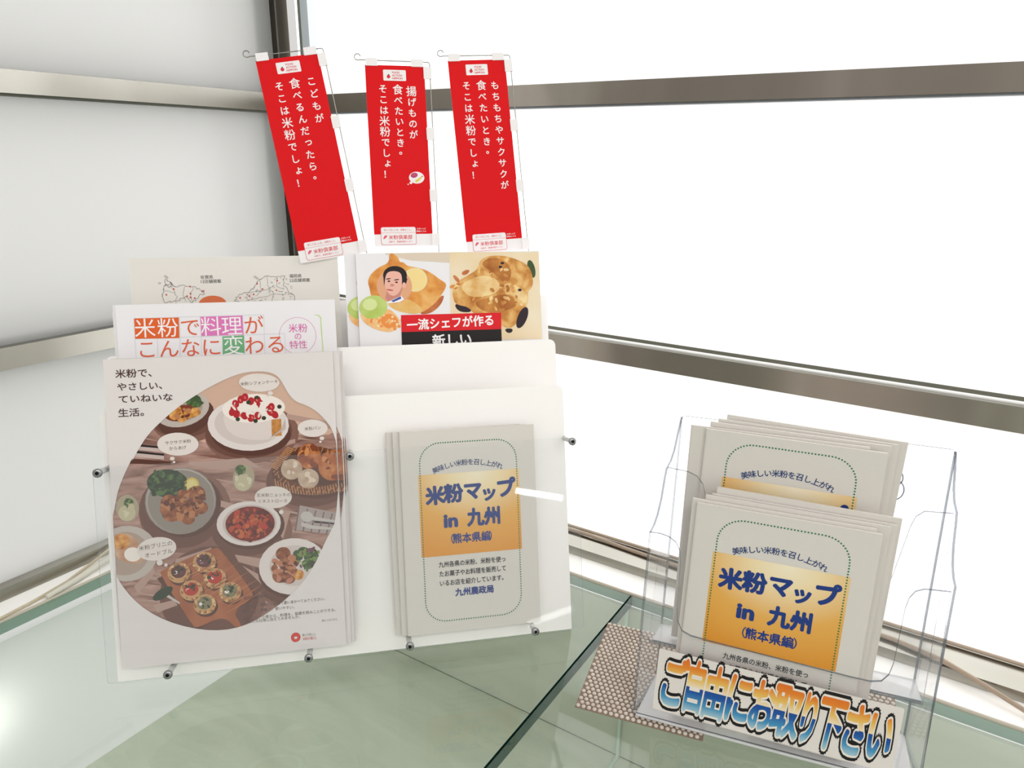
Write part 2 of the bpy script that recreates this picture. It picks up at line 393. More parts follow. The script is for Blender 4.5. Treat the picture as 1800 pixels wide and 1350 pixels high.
FLYER_PHOTO = [
    ('p','tan',1,[(-42.8,260.1),(5.0,287.2),(51.9,281.9),(74.6,254.5),(106.1,236.3),(105.2,211.3),(65.2,218.5),(16.8,199.5),(-44.6,222.7),(-59.7,228.4)]),
    ('p','grain',2,[(58.0,237.1),(100.9,226.6),(103.8,218.1),(57.8,232.1)]),
    ('p','grain',2,[(32.9,205.3),(65.0,211.8),(64.8,207.7),(34.3,200.2)]),
    ('p','grain',2,[(-36.6,194.3),(16.7,196.2),(32.1,185.4),(-15.2,186.5)]),
    ('p','grain',2,[(-34.6,197.4),(2.9,189.8),(0.9,184.4),(-33.2,191.9)]),
    ('p','grain',2,[(-12.4,157.8),(4.7,151.3),(1.0,146.0),(-14.3,152.5)]),
    ('p','grain',2,[(-51.1,101.8),(-18.0,110.5),(-21.8,103.4),(-53.1,96.4)]),
    ('p','grain',2,[(2.5,101.6),(44.2,91.2),(40.2,80.3),(5.7,94.0)]),
    ('p','grain',2,[(9.0,90.1),(39.8,69.2),(25.7,70.2)]),
    ('p','grain',2,[(48.0,141.1),(56.7,138.7),(48.6,113.2),(43.6,121.0)]),
    ('p','grain',2,[(-89.9,79.0),(-71.9,97.8),(-70.5,90.4),(-86.9,71.4)]),
    ('p','grain',2,[(-73.8,59.3),(-51.3,63.1),(-49.8,57.5),(-70.7,51.7)]),
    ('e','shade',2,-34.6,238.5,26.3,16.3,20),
    ('e','plate_grey',3,-37.3,246.0,24.7,16.0,15),
    ('e','plate_in',4,-36.5,245.9,17.8,11.1,15),
    ('e','fried',6,-45.3,240.7,4.3,4.2,0),
    ('e','fried',6,-38.5,237.9,4.3,4.2,0),
    ('e','fried',6,-32.1,241.6,4.3,4.2,0),
    ('e','fried',6,-26.3,243.3,4.3,4.2,0),
    ('e','fried',6,-42.7,246.2,4.3,4.2,0),
    ('e','green',5,-26.9,253.6,7.0,6.5,0),
    ('e','sauce',5,-39.0,242.8,14.7,7.3,10),
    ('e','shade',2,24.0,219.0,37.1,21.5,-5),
    ('e','plate_white',3,22.0,228.2,37.8,25.6,-5),
    ('e','plate_in2',4,22.8,229.0,32.3,20.6,-5),
    ('p','cream_side',5,[(-1.3,244.2),(56.9,241.3),(56.2,223.9),(53.2,217.4),(45.9,213.7),(33.2,212.2),(17.5,214.1),(6.7,219.1),(-0.0,226.9)]),
    ('e','cream',6,27.7,243.9,29.3,14.2,0),
    ('p','sponge',7,[(43.5,232.0),(52.7,232.4),(52.4,215.8),(43.1,215.5)]),
    ('e','berry',8,16.0,253.2,3.1,3.9,-10),
    ('e','berry',8,20.0,255.1,3.1,3.9,-5),
    ('e','berry',8,11.1,249.3,3.1,3.9,20),
    ('e','berry',8,9.3,243.7,3.1,3.9,30),
    ('e','berry',8,11.5,239.1,3.1,3.9,-15),
    ('e','berry',8,18.5,237.1,3.1,3.9,30),
    ('e','berry',8,24.6,234.7,3.2,4.0,-10),
    ('e','berry',8,31.0,236.5,3.2,4.0,10),
    ('e','berry',8,25.3,251.1,3.1,3.9,-10),
    ('e','berry',8,31.4,252.4,3.2,3.9,24),
    ('e','berry',8,33.4,248.2,3.2,4.0,-14),
    ('e','berry',8,44.0,244.4,3.2,4.0,-10),
    ('e','berry',8,43.0,239.5,3.2,4.0,25),
    ('e','berry',8,46.9,236.8,3.2,4.0,30),
    ('e','berry',8,42.0,242.0,3.2,4.0,14),
    ('e','berry',8,7.6,241.3,3.1,3.9,-20),
    ('e','dark_green',9,31.0,254.1,2.0,2.0,0),
    ('e','dark_green',9,22.9,250.1,2.0,2.0,0),
    ('e','dark_green',9,12.3,234.1,2.0,2.0,0),
    ('e','dark_green',9,28.6,231.6,2.1,2.0,0),
    ('e','dark_green',9,51.6,244.4,2.1,2.0,0),
    ('e','dark_green',9,36.5,234.0,2.1,2.0,0),
    ('p','napkin',3,[(-86.8,208.1),(-56.4,202.8),(-56.6,198.9),(-88.6,204.6)]),
    ('p','black',4,[(-83.7,209.3),(-56.3,204.5),(-56.4,202.7),(-83.8,207.3)]),
    ('p','napkin',3,[(-85.0,214.4),(-56.0,209.7),(-56.2,205.8),(-86.7,210.9)]),
    ('p','black',4,[(-81.9,215.5),(-56.0,211.3),(-56.0,209.5),(-82.0,213.6)]),
    ('p','shade',2,[(-85.6,202.0),(-50.5,196.8),(-50.6,193.5),(-87.4,197.2)]),
    ('e','bubble',12,34.0,268.8,18.9,8.9,-4),
    ('e','bubble',12,82.2,221.4,14.4,8.7,-4),
    ('e','bubble',12,-43.2,213.1,18.6,11.1,-4),
    ('e','bubble',12,43.8,258.1,2.4,2.0,0),
    ('e','bubble',12,41.3,255.3,1.3,1.1,0),
    ('e','bubble',12,90.6,210.9,2.3,1.9,0),
    ('e','bubble',12,88.9,207.5,1.3,1.1,0),
    ('e','bubble',12,-49.1,199.6,2.2,1.8,0),
    ('e','bubble',12,-47.7,196.1,1.2,1.1,0),
    ('t','ink',13,'米粉シフォンケーキ',34.0,268.8,3.94,2,0.0,None),
    ('t','ink',13,'米粉パン',82.2,221.4,3.99,2,0.0,None),
    ('t','ink',13,'サクサク米粉',-43.1,215.2,3.93,2,0.0,None),
    ('t','ink',13,'からあげ',-43.7,209.5,3.93,2,0.0,None),
    ('e','shade',3,-40.9,154.2,33.4,31.8,0),
    ('e','plate_dark',4,-43.7,158.0,32.2,32.4,0),
    ('e','plate_dark2',5,-43.6,158.9,27.4,27.3,0),
    ('e','dark_green',6,-54.4,175.9,18.7,13.6,-10),
    ('e','green',7,-64.7,173.8,4.1,3.3,0),
    ('e','green',7,-55.9,180.5,4.1,3.3,0),
    ('e','green',7,-47.6,175.5,4.1,3.3,0),
    ('e','green',7,-51.3,169.4,4.1,3.3,-30),
    ('e','green',7,-59.9,168.1,4.1,3.3,-30),
    ('e','green',7,-43.9,181.6,4.1,3.3,-20),
    ('e','lemon_rim',8,-32.8,173.3,6.5,6.9,0),
    ('e','lemon',9,-32.8,173.3,5.0,5.3,0),
    ('e','karaage',9,-53.6,157.7,8.2,7.4,0),
    ('e','karaage',9,-52.4,146.7,8.9,8.0,-10),
    ('e','karaage',9,-36.8,150.3,9.4,8.5,-30),
    ('e','karaage',9,-29.3,164.4,8.2,7.4,0),
    ('e','karaage',9,-26.5,150.5,7.2,6.5,-20),
    ('e','karaage',9,-41.3,164.2,5.5,4.9,0),
    ('e','karaage',9,-38.1,140.3,6.2,5.6,-25),
    ('e','karaage',9,-45.3,152.6,7.7,7.0,-50),
    ('e','karaage',9,-30.5,157.1,6.9,6.2,-65),
    ('e','karaage',9,-57.3,150.7,6.0,5.4,-50),
    ('e','glass',4,14.8,176.3,10.1,13.2,-10),
    ('e','glass2',5,13.9,171.8,7.8,8.2,0),
    ('e','green',6,12.2,184.7,4.9,4.7,0),
    ('e','glass',4,-91.4,154.7,10.1,13.0,0),
    ('e','glass2',5,-92.0,150.2,7.6,7.6,0),
    ('e','green',6,-90.0,160.0,4.2,4.0,0),
    ('e','shade',3,81.1,175.1,39.9,24.0,-8),
    ('e','wicker_d',4,81.3,179.7,39.3,23.6,-8),
    ('e','shade2',5,81.4,182.5,33.7,18.4,-8),
    ('e','bread',6,77.4,193.7,11.3,12.5,-10),
    ('e','bread',6,100.1,183.2,14.6,15.5,-10),
    ('e','bun',7,60.2,181.9,10.2,10.3,0),
    ('e','bun',8,75.7,171.4,10.1,10.0,0),
    ('p','wicker',9,[(43.2,173.4),(44.2,173.7),(45.7,165.9),(44.2,165.6)]),
    ('p','wicker',9,[(45.7,171.3),(46.8,171.6),(48.2,163.8),(46.8,163.5)]),
    ('p','wicker',9,[(48.3,169.8),(49.3,170.1),(50.8,162.2),(49.4,162.0)]),
    ('p','wicker',9,[(50.9,168.5),(51.9,168.8),(53.4,160.9),(51.9,160.7)]),
    ('p','wicker',9,[(53.4,167.4),(54.5,167.7),(56.0,159.8),(54.5,159.6)]),
    ('p','wicker',9,[(56.1,166.4),(57.1,166.7),(58.6,158.9),(57.1,158.6)]),
    ('p','wicker',9,[(58.7,165.6),(59.7,165.9),(61.2,158.1),(59.8,157.8)]),
    ('p','wicker',9,[(61.3,164.9),(62.4,165.2),(63.8,157.4),(62.4,157.1)]),
    ('p','wicker',9,[(63.9,164.3),(65.0,164.6),(66.4,156.8),(65.0,156.5)]),
    ('p','wicker',9,[(66.5,163.8),(67.6,164.1),(69.1,156.3),(67.6,156.0)]),
    ('p','wicker',9,[(69.2,163.4),(70.2,163.7),(71.7,155.8),(70.3,155.6)]),
    ('p','wicker',9,[(71.8,163.0),(72.9,163.4),(74.4,155.5),(72.9,155.2)]),
    ('p','wicker',9,[(74.5,162.8),(75.5,163.1),(77.0,155.2),(75.6,154.9)]),
    ('p','wicker',9,[(77.1,162.6),(78.2,162.9),(79.7,155.0),(78.2,154.7)]),
    ('p','wicker',9,[(79.8,162.4),(80.8,162.8),(82.3,154.9),(80.9,154.6)]),
    ('p','wicker',9,[(82.4,162.4),(83.5,162.7),(85.0,154.8),(83.5,154.5)]),
    ('p','wicker',9,[(85.1,162.4),(86.2,162.7),(87.6,154.8),(86.2,154.6)]),
    ('p','wicker',9,[(87.8,162.5),(88.8,162.8),(90.3,154.9),(88.9,154.7)]),
    ('p','wicker',9,[(90.4,162.7),(91.5,163.0),(93.0,155.1),(91.6,154.9)]),
    ('p','wicker',9,[(93.1,163.0),(94.2,163.3),(95.7,155.4),(94.2,155.1)]),
    ('p','wicker',9,[(95.8,163.4),(96.9,163.7),(98.4,155.8),(96.9,155.5)]),
    ('p','wicker',9,[(98.5,163.9),(99.6,164.2),(101.1,156.3),(99.6,156.0)]),
    ('p','wicker',9,[(101.2,164.5),(102.3,164.8),(103.8,156.9),(102.3,156.6)]),
    ('p','wicker',9,[(103.9,165.2),(105.0,165.6),(106.5,157.7),(105.0,157.4)]),
    ('p','wicker',9,[(106.6,166.2),(107.7,166.5),(109.2,158.6),(107.8,158.4)]),
    ('p','wicker',9,[(109.3,167.5),(110.4,167.8),(111.9,159.9),(110.5,159.6)]),
    ('p','wicker',9,[(40.4,186.9),(46.9,183.2),(46.5,182.1),(40.0,185.6)]),
    ('p','wicker',9,[(41.7,188.3),(48.2,184.6),(47.8,183.5),(41.3,187.0)]),
    ('p','wicker',9,[(42.9,189.7),(49.5,186.0),(49.1,184.9),(42.5,188.4)]),
    ('p','wicker',9,[(44.2,191.0),(50.7,187.4),(50.3,186.3),(43.8,189.8)]),
    ('p','wicker',9,[(45.5,192.4),(52.0,188.8),(51.6,187.7),(45.1,191.2)]),
    ('p','wicker',9,[(46.8,193.8),(53.3,190.2),(52.9,189.1),(46.4,192.6)]),
    ('p','wicker',9,[(48.1,195.2),(54.6,191.6),(54.2,190.5),(47.7,194.0)]),
    ('p','wicker',9,[(49.4,196.6),(55.9,193.0),(55.5,191.9),(49.0,195.4)]),
    ('p','wicker',9,[(50.6,198.0),(57.2,194.3),(56.8,193.3),(50.2,196.8)]),
    ('p','wicker',9,[(51.9,199.4),(58.5,195.7),(58.1,194.7),(51.5,198.1)]),
    ('p','wicker',9,[(53.2,200.8),(59.7,197.1),(59.3,196.1),(52.8,199.5)]),
    ('p','wicker',9,[(54.5,202.2),(61.0,198.5),(60.6,197.5),(54.1,200.9)]),
    ('p','wicker',9,[(55.8,203.6),(62.3,199.9),(61.9,198.8),(55.4,202.3)]),
    ('p','wicker',9,[(57.1,205.0),(63.6,201.3),(63.2,200.2),(56.7,203.7)]),
    ('e','shade',3,19.4,128.2,31.5,23.0,0),
    ('e','plate_white',4,17.4,131.1,30.0,22.1,-3),
    ('e','rim',5,18.1,130.9,25.3,18.8,-3),
    ('e','soup',6,18.6,130.7,23.1,17.3,-3),
    ('e','bit1',7,18.6,130.7,2.8,2.4,0),
    ('e','bit2',7,15.4,128.7,3.3,2.9,-37),
    ('e','bit3',7,19.3,135.0,3.8,3.5,-74),
    ('e','bit4',7,22.9,126.0,4.4,2.4,-21),
    ('e','bit1',7,10.2,132.3,4.9,2.9,-58),
    ('e','bit2',7,26.8,133.9,2.8,3.5,-5),
    ('e','bit3',7,15.6,123.4,3.3,2.4,-42),
    ('e','bit4',7,13.7,138.4,3.8,2.9,-79),
    ('e','bit1',7,29.8,126.8,4.4,3.5,-26),
    ('e','bit2',7,6.6,127.9,4.9,2.4,-63),
    ('e','bit3',7,24.7,139.3,2.8,2.9,-10),
    ('e','bit4',7,22.4,120.4,3.3,3.5,-47),
    ('e','bit1',7,6.1,137.0,3.8,2.4,-84),
    ('e','bit2',7,33.8,132.1,4.4,3.0,-31),
    ('e','bit3',7,9.0,121.7,4.9,3.5,-68),
    ('e','bit4',7,17.0,142.8,2.8,2.4,-15),
    ('e','bit1',7,31.4,121.7,3.3,3.0,-52),
    ('e','bit2',7,1.0,131.3,3.8,3.5,-89),
    ('e','bit3',7,31.9,139.2,4.4,2.4,-36),
    ('e','bit4',7,17.1,117.0,4.9,3.0,-73),
    ('e','bit1',7,6.9,142.2,2.8,3.5,-20),
    ('e','bit2',7,38.0,127.4,3.3,2.4,-57),
    ('p','cloth',4,[(66.2,145.5),(106.3,133.6),(94.0,113.9),(60.4,121.4)]),
    ('e','steel',6,72.4,133.6,6.0,5.2,-20),
    ('p','steel',6,[(76.9,133.7),(100.7,127.4),(100.7,125.2),(76.7,129.9)]),
    ('p','steel',6,[(66.9,128.7),(77.4,124.3),(98.7,120.1),(98.6,118.0),(75.5,121.1),(66.4,124.7)]),
    ('p','black',5,[(79.4,128.8),(100.6,124.6),(100.6,123.3),(79.3,127.0)]),
    ('p','cloth2',5,[(64.9,143.7),(66.1,143.3),(61.3,119.8),(59.9,120.3)]),
    ('p','cloth2',5,[(72.8,141.5),(74.0,141.1),(68.7,118.4),(67.3,118.9)]),
    ('p','cloth2',5,[(80.7,139.4),(81.9,138.9),(76.1,117.0),(74.7,117.4)]),
    ('p','cloth2',5,[(88.6,137.2),(89.8,136.7),(83.5,115.5),(82.1,116.0)]),
    ('p','cloth2',5,[(96.5,135.0),(97.8,134.5),(90.9,114.1),(89.5,114.5)]),
    ('e','shade',3,57.1,81.0,33.7,28.0,0),
    ('e','plate_white',4,57.2,84.7,32.8,28.4,-5),
    ('e','plate_in2',5,58.1,85.5,24.0,20.5,-5),
    ('e','karaage',6,48.0,98.4,7.1,6.7,0),
    ('e','karaage',6,51.1,87.9,8.0,7.5,-20),
    ('e','karaage',6,43.6,76.3,7.1,6.7,-40),
    ('e','karaage',6,52.4,73.8,6.4,6.1,-30),
    ('e','karaage',6,57.4,90.3,6.2,5.9,-55),
    ('e','green',6,67.5,98.9,5.7,4.5,-10),
    ('e','green',6,72.7,92.9,5.7,4.5,-40),
    ('e','green',6,77.8,86.9,5.7,4.5,-70),
    ('e','green',6,70.6,85.6,5.7,4.5,-30),
    ('e','green',6,62.1,95.5,5.7,4.5,-60),
    ('e','green',6,76.4,96.4,5.7,4.5,-60),
    ('e','purple',7,74.6,98.4,4.3,2.2,0),
    ('e','fried',7,61.9,75.9,5.0,5.2,0),
    ('e','leaf',7,66.6,97.1,3.6,2.4,-30),
    ('e','plate_grey',4,-94.2,111.3,27.1,26.9,0),
    ('e','plate_in',5,-95.9,111.4,21.2,20.9,0),
    ('p','pancake',6,[(-105.0,131.1),(-94.0,131.3),(-85.8,126.2),(-78.2,107.4),(-83.7,99.6),(-102.1,105.5),(-106.6,116.7)]),
    ('e','fried',7,-98.6,123.4,7.6,7.3,0),
    ('e','cream',7,-89.2,110.0,7.6,6.9,-20),
    ('p','shade',3,[(-18.1,106.8),(-7.8,104.2),(21.6,57.5),(-35.5,30.3),(-69.1,84.7)]),
    ('p','board',4,[(-15.3,111.2),(-9.4,107.1),(18.6,61.4),(16.4,57.9),(-2.6,45.4),(6.4,29.7),(1.0,27.3),(-10.6,42.3),(-35.4,32.5),(-39.6,35.3),(-66.8,89.2),(-64.4,92.7)]),
    ('e','shade',5,-24.2,94.5,10.7,10.3,0),
    ('e','tart',6,-25.5,96.8,10.4,9.9,0),
    ('e','bitd',7,-25.8,98.3,6.9,6.6,0),
    ('e','dark_green',8,-24.8,100.8,3.1,2.6,0),
    ('e','cream',8,-28.6,97.4,2.1,1.7,0),
    ('e','shade',5,-47.9,86.1,10.7,10.3,0),
    ('e','tart',6,-49.2,88.4,10.3,9.9,0),
    ('e','bitd',7,-49.5,89.9,6.9,6.6,0),
    ('e','dark_green',8,-48.5,92.4,3.1,2.6,0),
    ('e','cream',8,-52.3,89.0,2.1,1.7,0),
    ('e','shade',5,-15.5,77.6,10.8,10.4,0),
    ('e','tart',6,-16.7,79.9,10.4,10.0,0),
    ('e','tomato',7,-17.0,81.4,6.9,6.7,0),
    ('e','dark_green',8,-16.0,83.9,3.1,2.6,0),
    ('e','cream',8,-19.8,80.5,2.1,1.7,0),
    ('e','shade',5,-37.6,67.8,10.7,10.3,0),
    ('e','tart',6,-38.9,70.1,10.4,10.0,0),
    ('e','tomato',7,-39.1,71.6,6.9,6.6,0),
    ('e','dark_green',8,-38.2,74.1,3.1,2.6,0),
    ('e','cream',8,-41.9,70.7,2.1,1.7,0),
    ('e','shade',5,-2.2,62.7,10.8,10.4,0),
    ('e','tart',6,-3.5,65.0,10.5,10.0,0),
    ('e','herb',7,-3.8,66.5,7.0,6.7,0),
    ('e','dark_green',8,-2.8,69.0,3.1,2.6,0),
    ('e','cream',8,-6.6,65.6,2.1,1.7,0),
    ('e','shade',5,-26.1,53.0,10.8,10.4,0),
    ('e','tart',6,-27.4,55.3,10.4,10.0,0),
    ('e','herb',7,-27.7,56.8,6.9,6.7,0),
    ('e','dark_green',8,-26.7,59.4,3.1,2.6,0),
    ('e','cream',8,-30.5,55.9,2.1,1.7,0),
    ('p','steel',5,[(-73.5,64.8),(-61.3,69.4),(-49.7,59.3),(-50.7,57.9),(-62.3,66.7),(-72.7,63.3)]),
    ('e','dark_green',5,-64.7,69.7,10.3,4.6,30),
    ('e','bubble',12,-67.7,113.6,17.7,11.3,4),
    ('e','bubble',12,41.5,155.4,17.6,11.0,-4),
    ('e','bubble',12,-65.8,100.1,2.7,2.9,0),
    ('e','bubble',12,-60.3,97.3,1.5,1.6,0),
    ('e','bubble',12,48.3,140.2,2.1,2.2,0),
    ('e','bubble',12,45.1,136.1,1.2,1.3,0),
    ('t','ink',13,'米粉ブリニの',-68.4,116.8,5.11,6,0.0,None),
    ('t','ink',13,'オードブル',-66.2,109.3,5.11,6,0.0,None),
    ('t','ink',13,'玄米粉ニョッキの',42.0,157.7,4.05,-3,0.0,None),
    ('t','ink',13,'ミネストローネ',40.7,151.7,4.05,-3,0.0,None),
]
FLYER_TEXT = [
    ('t','title',15,'米粉で、',-75.7,282.7,8.7,0,0,38.1),
    ('t','title',15,'やさしい、',-71.2,270.3,8.08,0,0,45.8),
    ('t','title',15,'ていねいな',-69.3,258.6,8.1,0,0,48.9),
    ('t','title',15,'生活。',-80.0,245.7,8.42,0,0,29.0),
    ('t','ink2',16,'毎日の食卓に。',21.7,57.8,3.54,0,0,26.4),
    ('t','ink2',16,'ごはんで、手軽に、米粉で置い身かべてみてください。',47.8,49.4,3.56,0,0,79.9),
    ('t','ink2',16,'美味しく、手軽で、使いやすい。',32.6,44.2,3.56,0,0,51.3),
    ('t','ink2',16,'見つけて、小麦から、料理を、話題を読みことができる。',52.7,37.2,3.57,0,0,90.8),
    ('t','ink2',16,'あなたの日常に加えてみませんか。',35.7,33.9,3.56,0,0,54.9),
    ('e','logo_red',15,56.0,13.3,4.6,4.9,0),
    ('e','paper',16,56.0,12.9,1.6,1.3,0),
    ('t','ink2',16,'知ってほしい、',69.7,14.8,3.4,0,0,14.3),
    ('t','logo_red',16,'米粉の魅力。',70.0,10.8,3.4,0,0,15.1),
    ('t','ink2',16,'詳しくはこちら',89.5,27.4,2.46,0,0,15.1),
]
LEAF = [
    ('p','orange_box',2,[(-88.1,283.4),(-47.0,283.1),(-47.6,262.7),(-88.3,263.4)]),
    ('p','pink_box',2,[(-26.9,283.1),(13.2,283.2),(13.2,263.7),(-26.9,264.0)]),
    ('p','green_box',2,[(-7.0,262.7),(13.7,263.2),(13.3,244.9),(-7.7,244.9)]),
    ('t','white',3,'米',-78.7,273.7,20.25,0,0.0,None),
    ('t','white',3,'粉',-57.8,273.4,20.36,0,0.0,None),
    ('t','orange_ink',3,'で',-36.9,273.2,19.8,0,0.0,None),
    ('t','white',3,'料',-17.2,273.4,20.58,0,0.0,None),
    ('t','white',3,'理',2.5,273.2,20.68,0,0.0,None),
    ('t','orange_ink',3,'が',23.5,273.2,20.11,0,0.0,None),
    ('t','orange_ink',3,'こ',-78.2,252.9,19.64,0,0.0,None),
    ('t','orange_ink',3,'ん',-57.9,252.7,19.74,0,0.0,None),
    ('t','orange_ink',3,'な',-37.8,252.8,19.84,0,0.0,None),
    ('t','orange_ink',3,'に',-18.0,252.6,19.95,0,0.0,None),
    ('t','white',3,'変',3.0,253.5,20.73,0,0.0,None),
    ('t','orange_ink',3,'わ',23.2,252.7,20.16,0,0.0,None),
    ('t','orange_ink',3,'る',44.1,253.1,20.27,0,0.0,None),
    ('p','rule',1,[(-88.4,283.7),(33.6,283.7),(34.1,283.2),(-87.9,283.1)]),
    ('p','rule',1,[(-88.5,263.7),(53.1,263.9),(53.6,263.3),(-88.1,263.1)]),
    ('p','rule',1,[(-88.8,243.6),(52.9,243.6),(53.4,243.0),(-88.4,243.0)]),
    ('p','rule',1,[(-88.4,283.7),(-88.8,243.6),(-88.4,243.0),(-87.9,283.1)]),
    ('p','rule',1,[(-67.6,283.5),(-68.7,243.6),(-68.3,243.0),(-67.1,283.0)]),
    ('p','rule',1,[(-46.5,283.4),(-48.1,243.5),(-47.6,243.0),(-46.0,282.8)]),
    ('p','rule',1,[(-26.8,283.4),(-27.8,243.5),(-27.4,243.0),(-26.3,282.8)]),
    ('p','rule',1,[(-6.9,283.3),(-7.5,243.5),(-7.0,242.9),(-6.4,282.7)]),
    ('p','rule',1,[(13.3,283.5),(13.0,243.5),(13.5,242.9),(13.8,282.9)]),
    ('p','rule',1,[(33.6,283.6),(32.6,243.0),(33.1,242.5),(34.1,283.0)]),
    ('p','rule',1,[(53.1,263.4),(52.9,243.6),(53.4,243.0),(53.6,262.8)]),
    ('t','pink_ink',3,'米粉',66.6,268.7,9.66,0,0.0,None),
    ('t','pink_ink',3,'の',66.2,260.4,7.94,0,0.0,None),
    ('t','pink_ink',3,'特性',66.1,251.8,8.98,0,0.0,None),
]
MAPTXT = [
    ('t','ink3',2,'佐賀県',-29.8,277.3,4.19,0,0.0,None),
    ('t','ink3',2,'12店舗掲載',-25.9,272.9,4.2,0,0.0,None),
    ('t','ink3',2,'福岡県',59.1,276.7,4.28,0,0.0,None),
    ('t','ink3',2,'22店舗掲載',63.2,272.1,4.29,0,0.0,None),
    ('e','persimmon',2,-25.6,249.6,13.6,8.4,0),
]
BROCHURE = [
    ('p','wall_beige',1,[(-68.9,297.7),(0.2,297.6),(0.0,286.3),(-41.4,289.5),(-69.0,296.4)]),
    ('p','pastry',3,[(-65.6,287.1),(-64.6,297.1),(-60.4,297.5),(-55.2,293.1),(-54.3,287.7),(-50.1,288.0),(-46.4,283.6),(-35.5,281.9),(-23.2,277.7),(-11.0,268.0),(-3.6,263.1),(-10.1,252.2),(-18.5,242.2),(-31.5,233.1),(-44.2,231.6),(-64.1,237.2),(-69.8,246.7),(-80.5,250.1),(-86.5,252.6),(-86.9,259.6),(-89.0,268.2),(-85.3,275.8),(-75.8,283.4)]),
    ('p','pastry_d',2,[(-21.7,242.3),(-6.9,253.7),(-10.6,242.0),(-22.1,232.0),(-34.8,230.9),(-33.0,234.7)]),
    ('e','lemon2',4,-38.5,268.6,13.3,12.8,15),
    ('e','lemon2_in',5,-38.5,268.6,11.6,11.3,15),
    ('p','pastry_l',4,[(-71.5,243.7),(-60.7,244.9),(-49.6,249.3),(-37.4,242.7),(-31.4,236.3),(-34.8,231.6),(-56.5,233.9)]),
    ('e','portrait_bg',6,-60.9,262.1,18.9,18.4,0),
    ('p','white',7,[(-70.7,245.2),(-54.1,251.8),(-51.2,247.8),(-56.0,245.1),(-68.4,244.2)]),
    ('p','blue',8,[(-65.2,246.6),(-54.6,251.3),(-54.3,248.7),(-63.0,245.3)]),
    ('p','skin_s',7,[(-68.5,259.2),(-52.2,260.3),(-55.7,251.0),(-68.3,245.9),(-71.2,249.9)]),
    ('e','hair',8,-59.7,273.8,12.7,10.1,0),
    ('p','hair',8,[(-72.1,273.2),(-71.9,262.4),(-69.4,274.7)]),
    ('p','hair',8,[(-49.9,275.9),(-46.7,269.6),(-48.9,263.4),(-51.3,261.9),(-53.2,265.0)]),
    ('p','skin',9,[(-69.5,274.0),(-67.6,277.0),(-63.7,278.5),(-57.5,278.2),(-53.7,276.3),(-52.4,272.0),(-52.7,265.0),(-54.1,258.8),(-57.1,254.2),(-61.9,251.5),(-66.4,253.2),(-69.6,257.6),(-71.2,263.1),(-70.8,268.5)]),
    ('e','skin',8,-50.5,263.1,1.9,3.1,0),
    ('e','hair',10,-66.9,270.3,2.6,0.6,8),
    ('e','hair',10,-58.3,269.1,2.8,0.6,8),
    ('e','hair',10,-66.5,267.7,1.5,0.8,0),
    ('e','hair',10,-58.5,266.4,1.5,0.8,0),
    ('e','skin_s',10,-63.2,263.4,2.2,1.4,0),
    ('e','lip',10,-65.9,258.3,3.7,0.8,-8),
    ('e','melon',5,-84.3,240.6,15.0,12.4,10),
    ('e','melon_l',6,-87.7,243.4,7.6,6.2,10),
    ('p','sorbet',4,[(-98.7,236.7),(-84.4,233.2),(-68.6,239.7),(-59.8,230.8),(-56.2,223.7),(-62.2,213.7),(-73.0,213.3),(-85.1,217.3),(-97.0,225.8)]),
    ('e','sorbet_d',5,-67.8,224.8,9.3,7.8,-20),
    ('p','plate_cream',1,[(0.2,297.6),(100.8,296.8),(100.0,199.5),(-2.2,201.2)]),
    ('p','chicken',4,[(1.2,255.9),(6.4,265.3),(17.9,271.4),(31.1,279.0),(33.1,288.5),(43.1,293.2),(61.0,293.2),(77.2,287.8),(88.5,281.2),(92.9,266.6),(90.9,256.9),(85.8,253.8),(86.2,242.5),(79.8,229.7),(67.5,212.4),(56.1,214.4),(25.7,228.2),(18.0,238.0),(6.9,239.9),(2.3,244.8)]),
    ('p','chicken_l',5,[(11.1,262.0),(21.0,268.1),(37.3,272.6),(51.7,267.5),(56.2,257.8),(46.1,250.0),(23.3,247.4),(13.9,254.0)]),
    ('p','chicken_d',5,[(32.9,283.8),(43.0,291.6),(59.2,289.7),(68.6,278.3),(66.4,265.6),(58.1,262.5),(47.2,275.6)]),
    ('p','chicken_d',6,[(23.1,242.6),(39.5,247.0),(59.2,251.3),(70.6,246.2),(75.2,238.0),(55.1,230.5),(35.5,231.1)]),
    ('p','chicken_l',6,[(56.3,259.4),(64.7,264.0),(77.6,257.3),(85.6,249.0),(83.5,237.7),(73.9,246.1),(59.3,252.9)]),
    ('e','green',3,90.9,277.9,4.2,10.0,12),
    ('e','eggplant',5,78.3,224.1,5.3,12.6,-25),
    ('p','eggplant',3,[(2.2,243.2),(21.2,236.3),(21.0,231.5),(6.5,232.8)]),
    ('p','eggplant',5,[(57.6,212.7),(67.5,212.4),(65.7,207.6),(59.9,207.8)]),
    ('e','eggplant',7,58.2,284.9,2.1,1.4,0),
    ('e','eggplant',7,55.9,280.7,2.1,1.4,0),
    ('e','eggplant',7,76.7,254.9,2.2,1.5,0),
    ('p','red_box',11,[(-55.4,231.0),(54.6,230.5),(54.0,212.2),(-55.7,212.8)]),
    ('p','black',11,[(-55.7,212.8),(54.0,212.2),(53.9,182.2),(-56.0,186.7)]),
    ('t','white',12,'一流シェフが作る',-1.6,221.4,12.7,1.5,0.028,96.6),
    ('t','white',12,'新しい',-1.2,202.3,14.64,1.5,0.028,44.0),
]
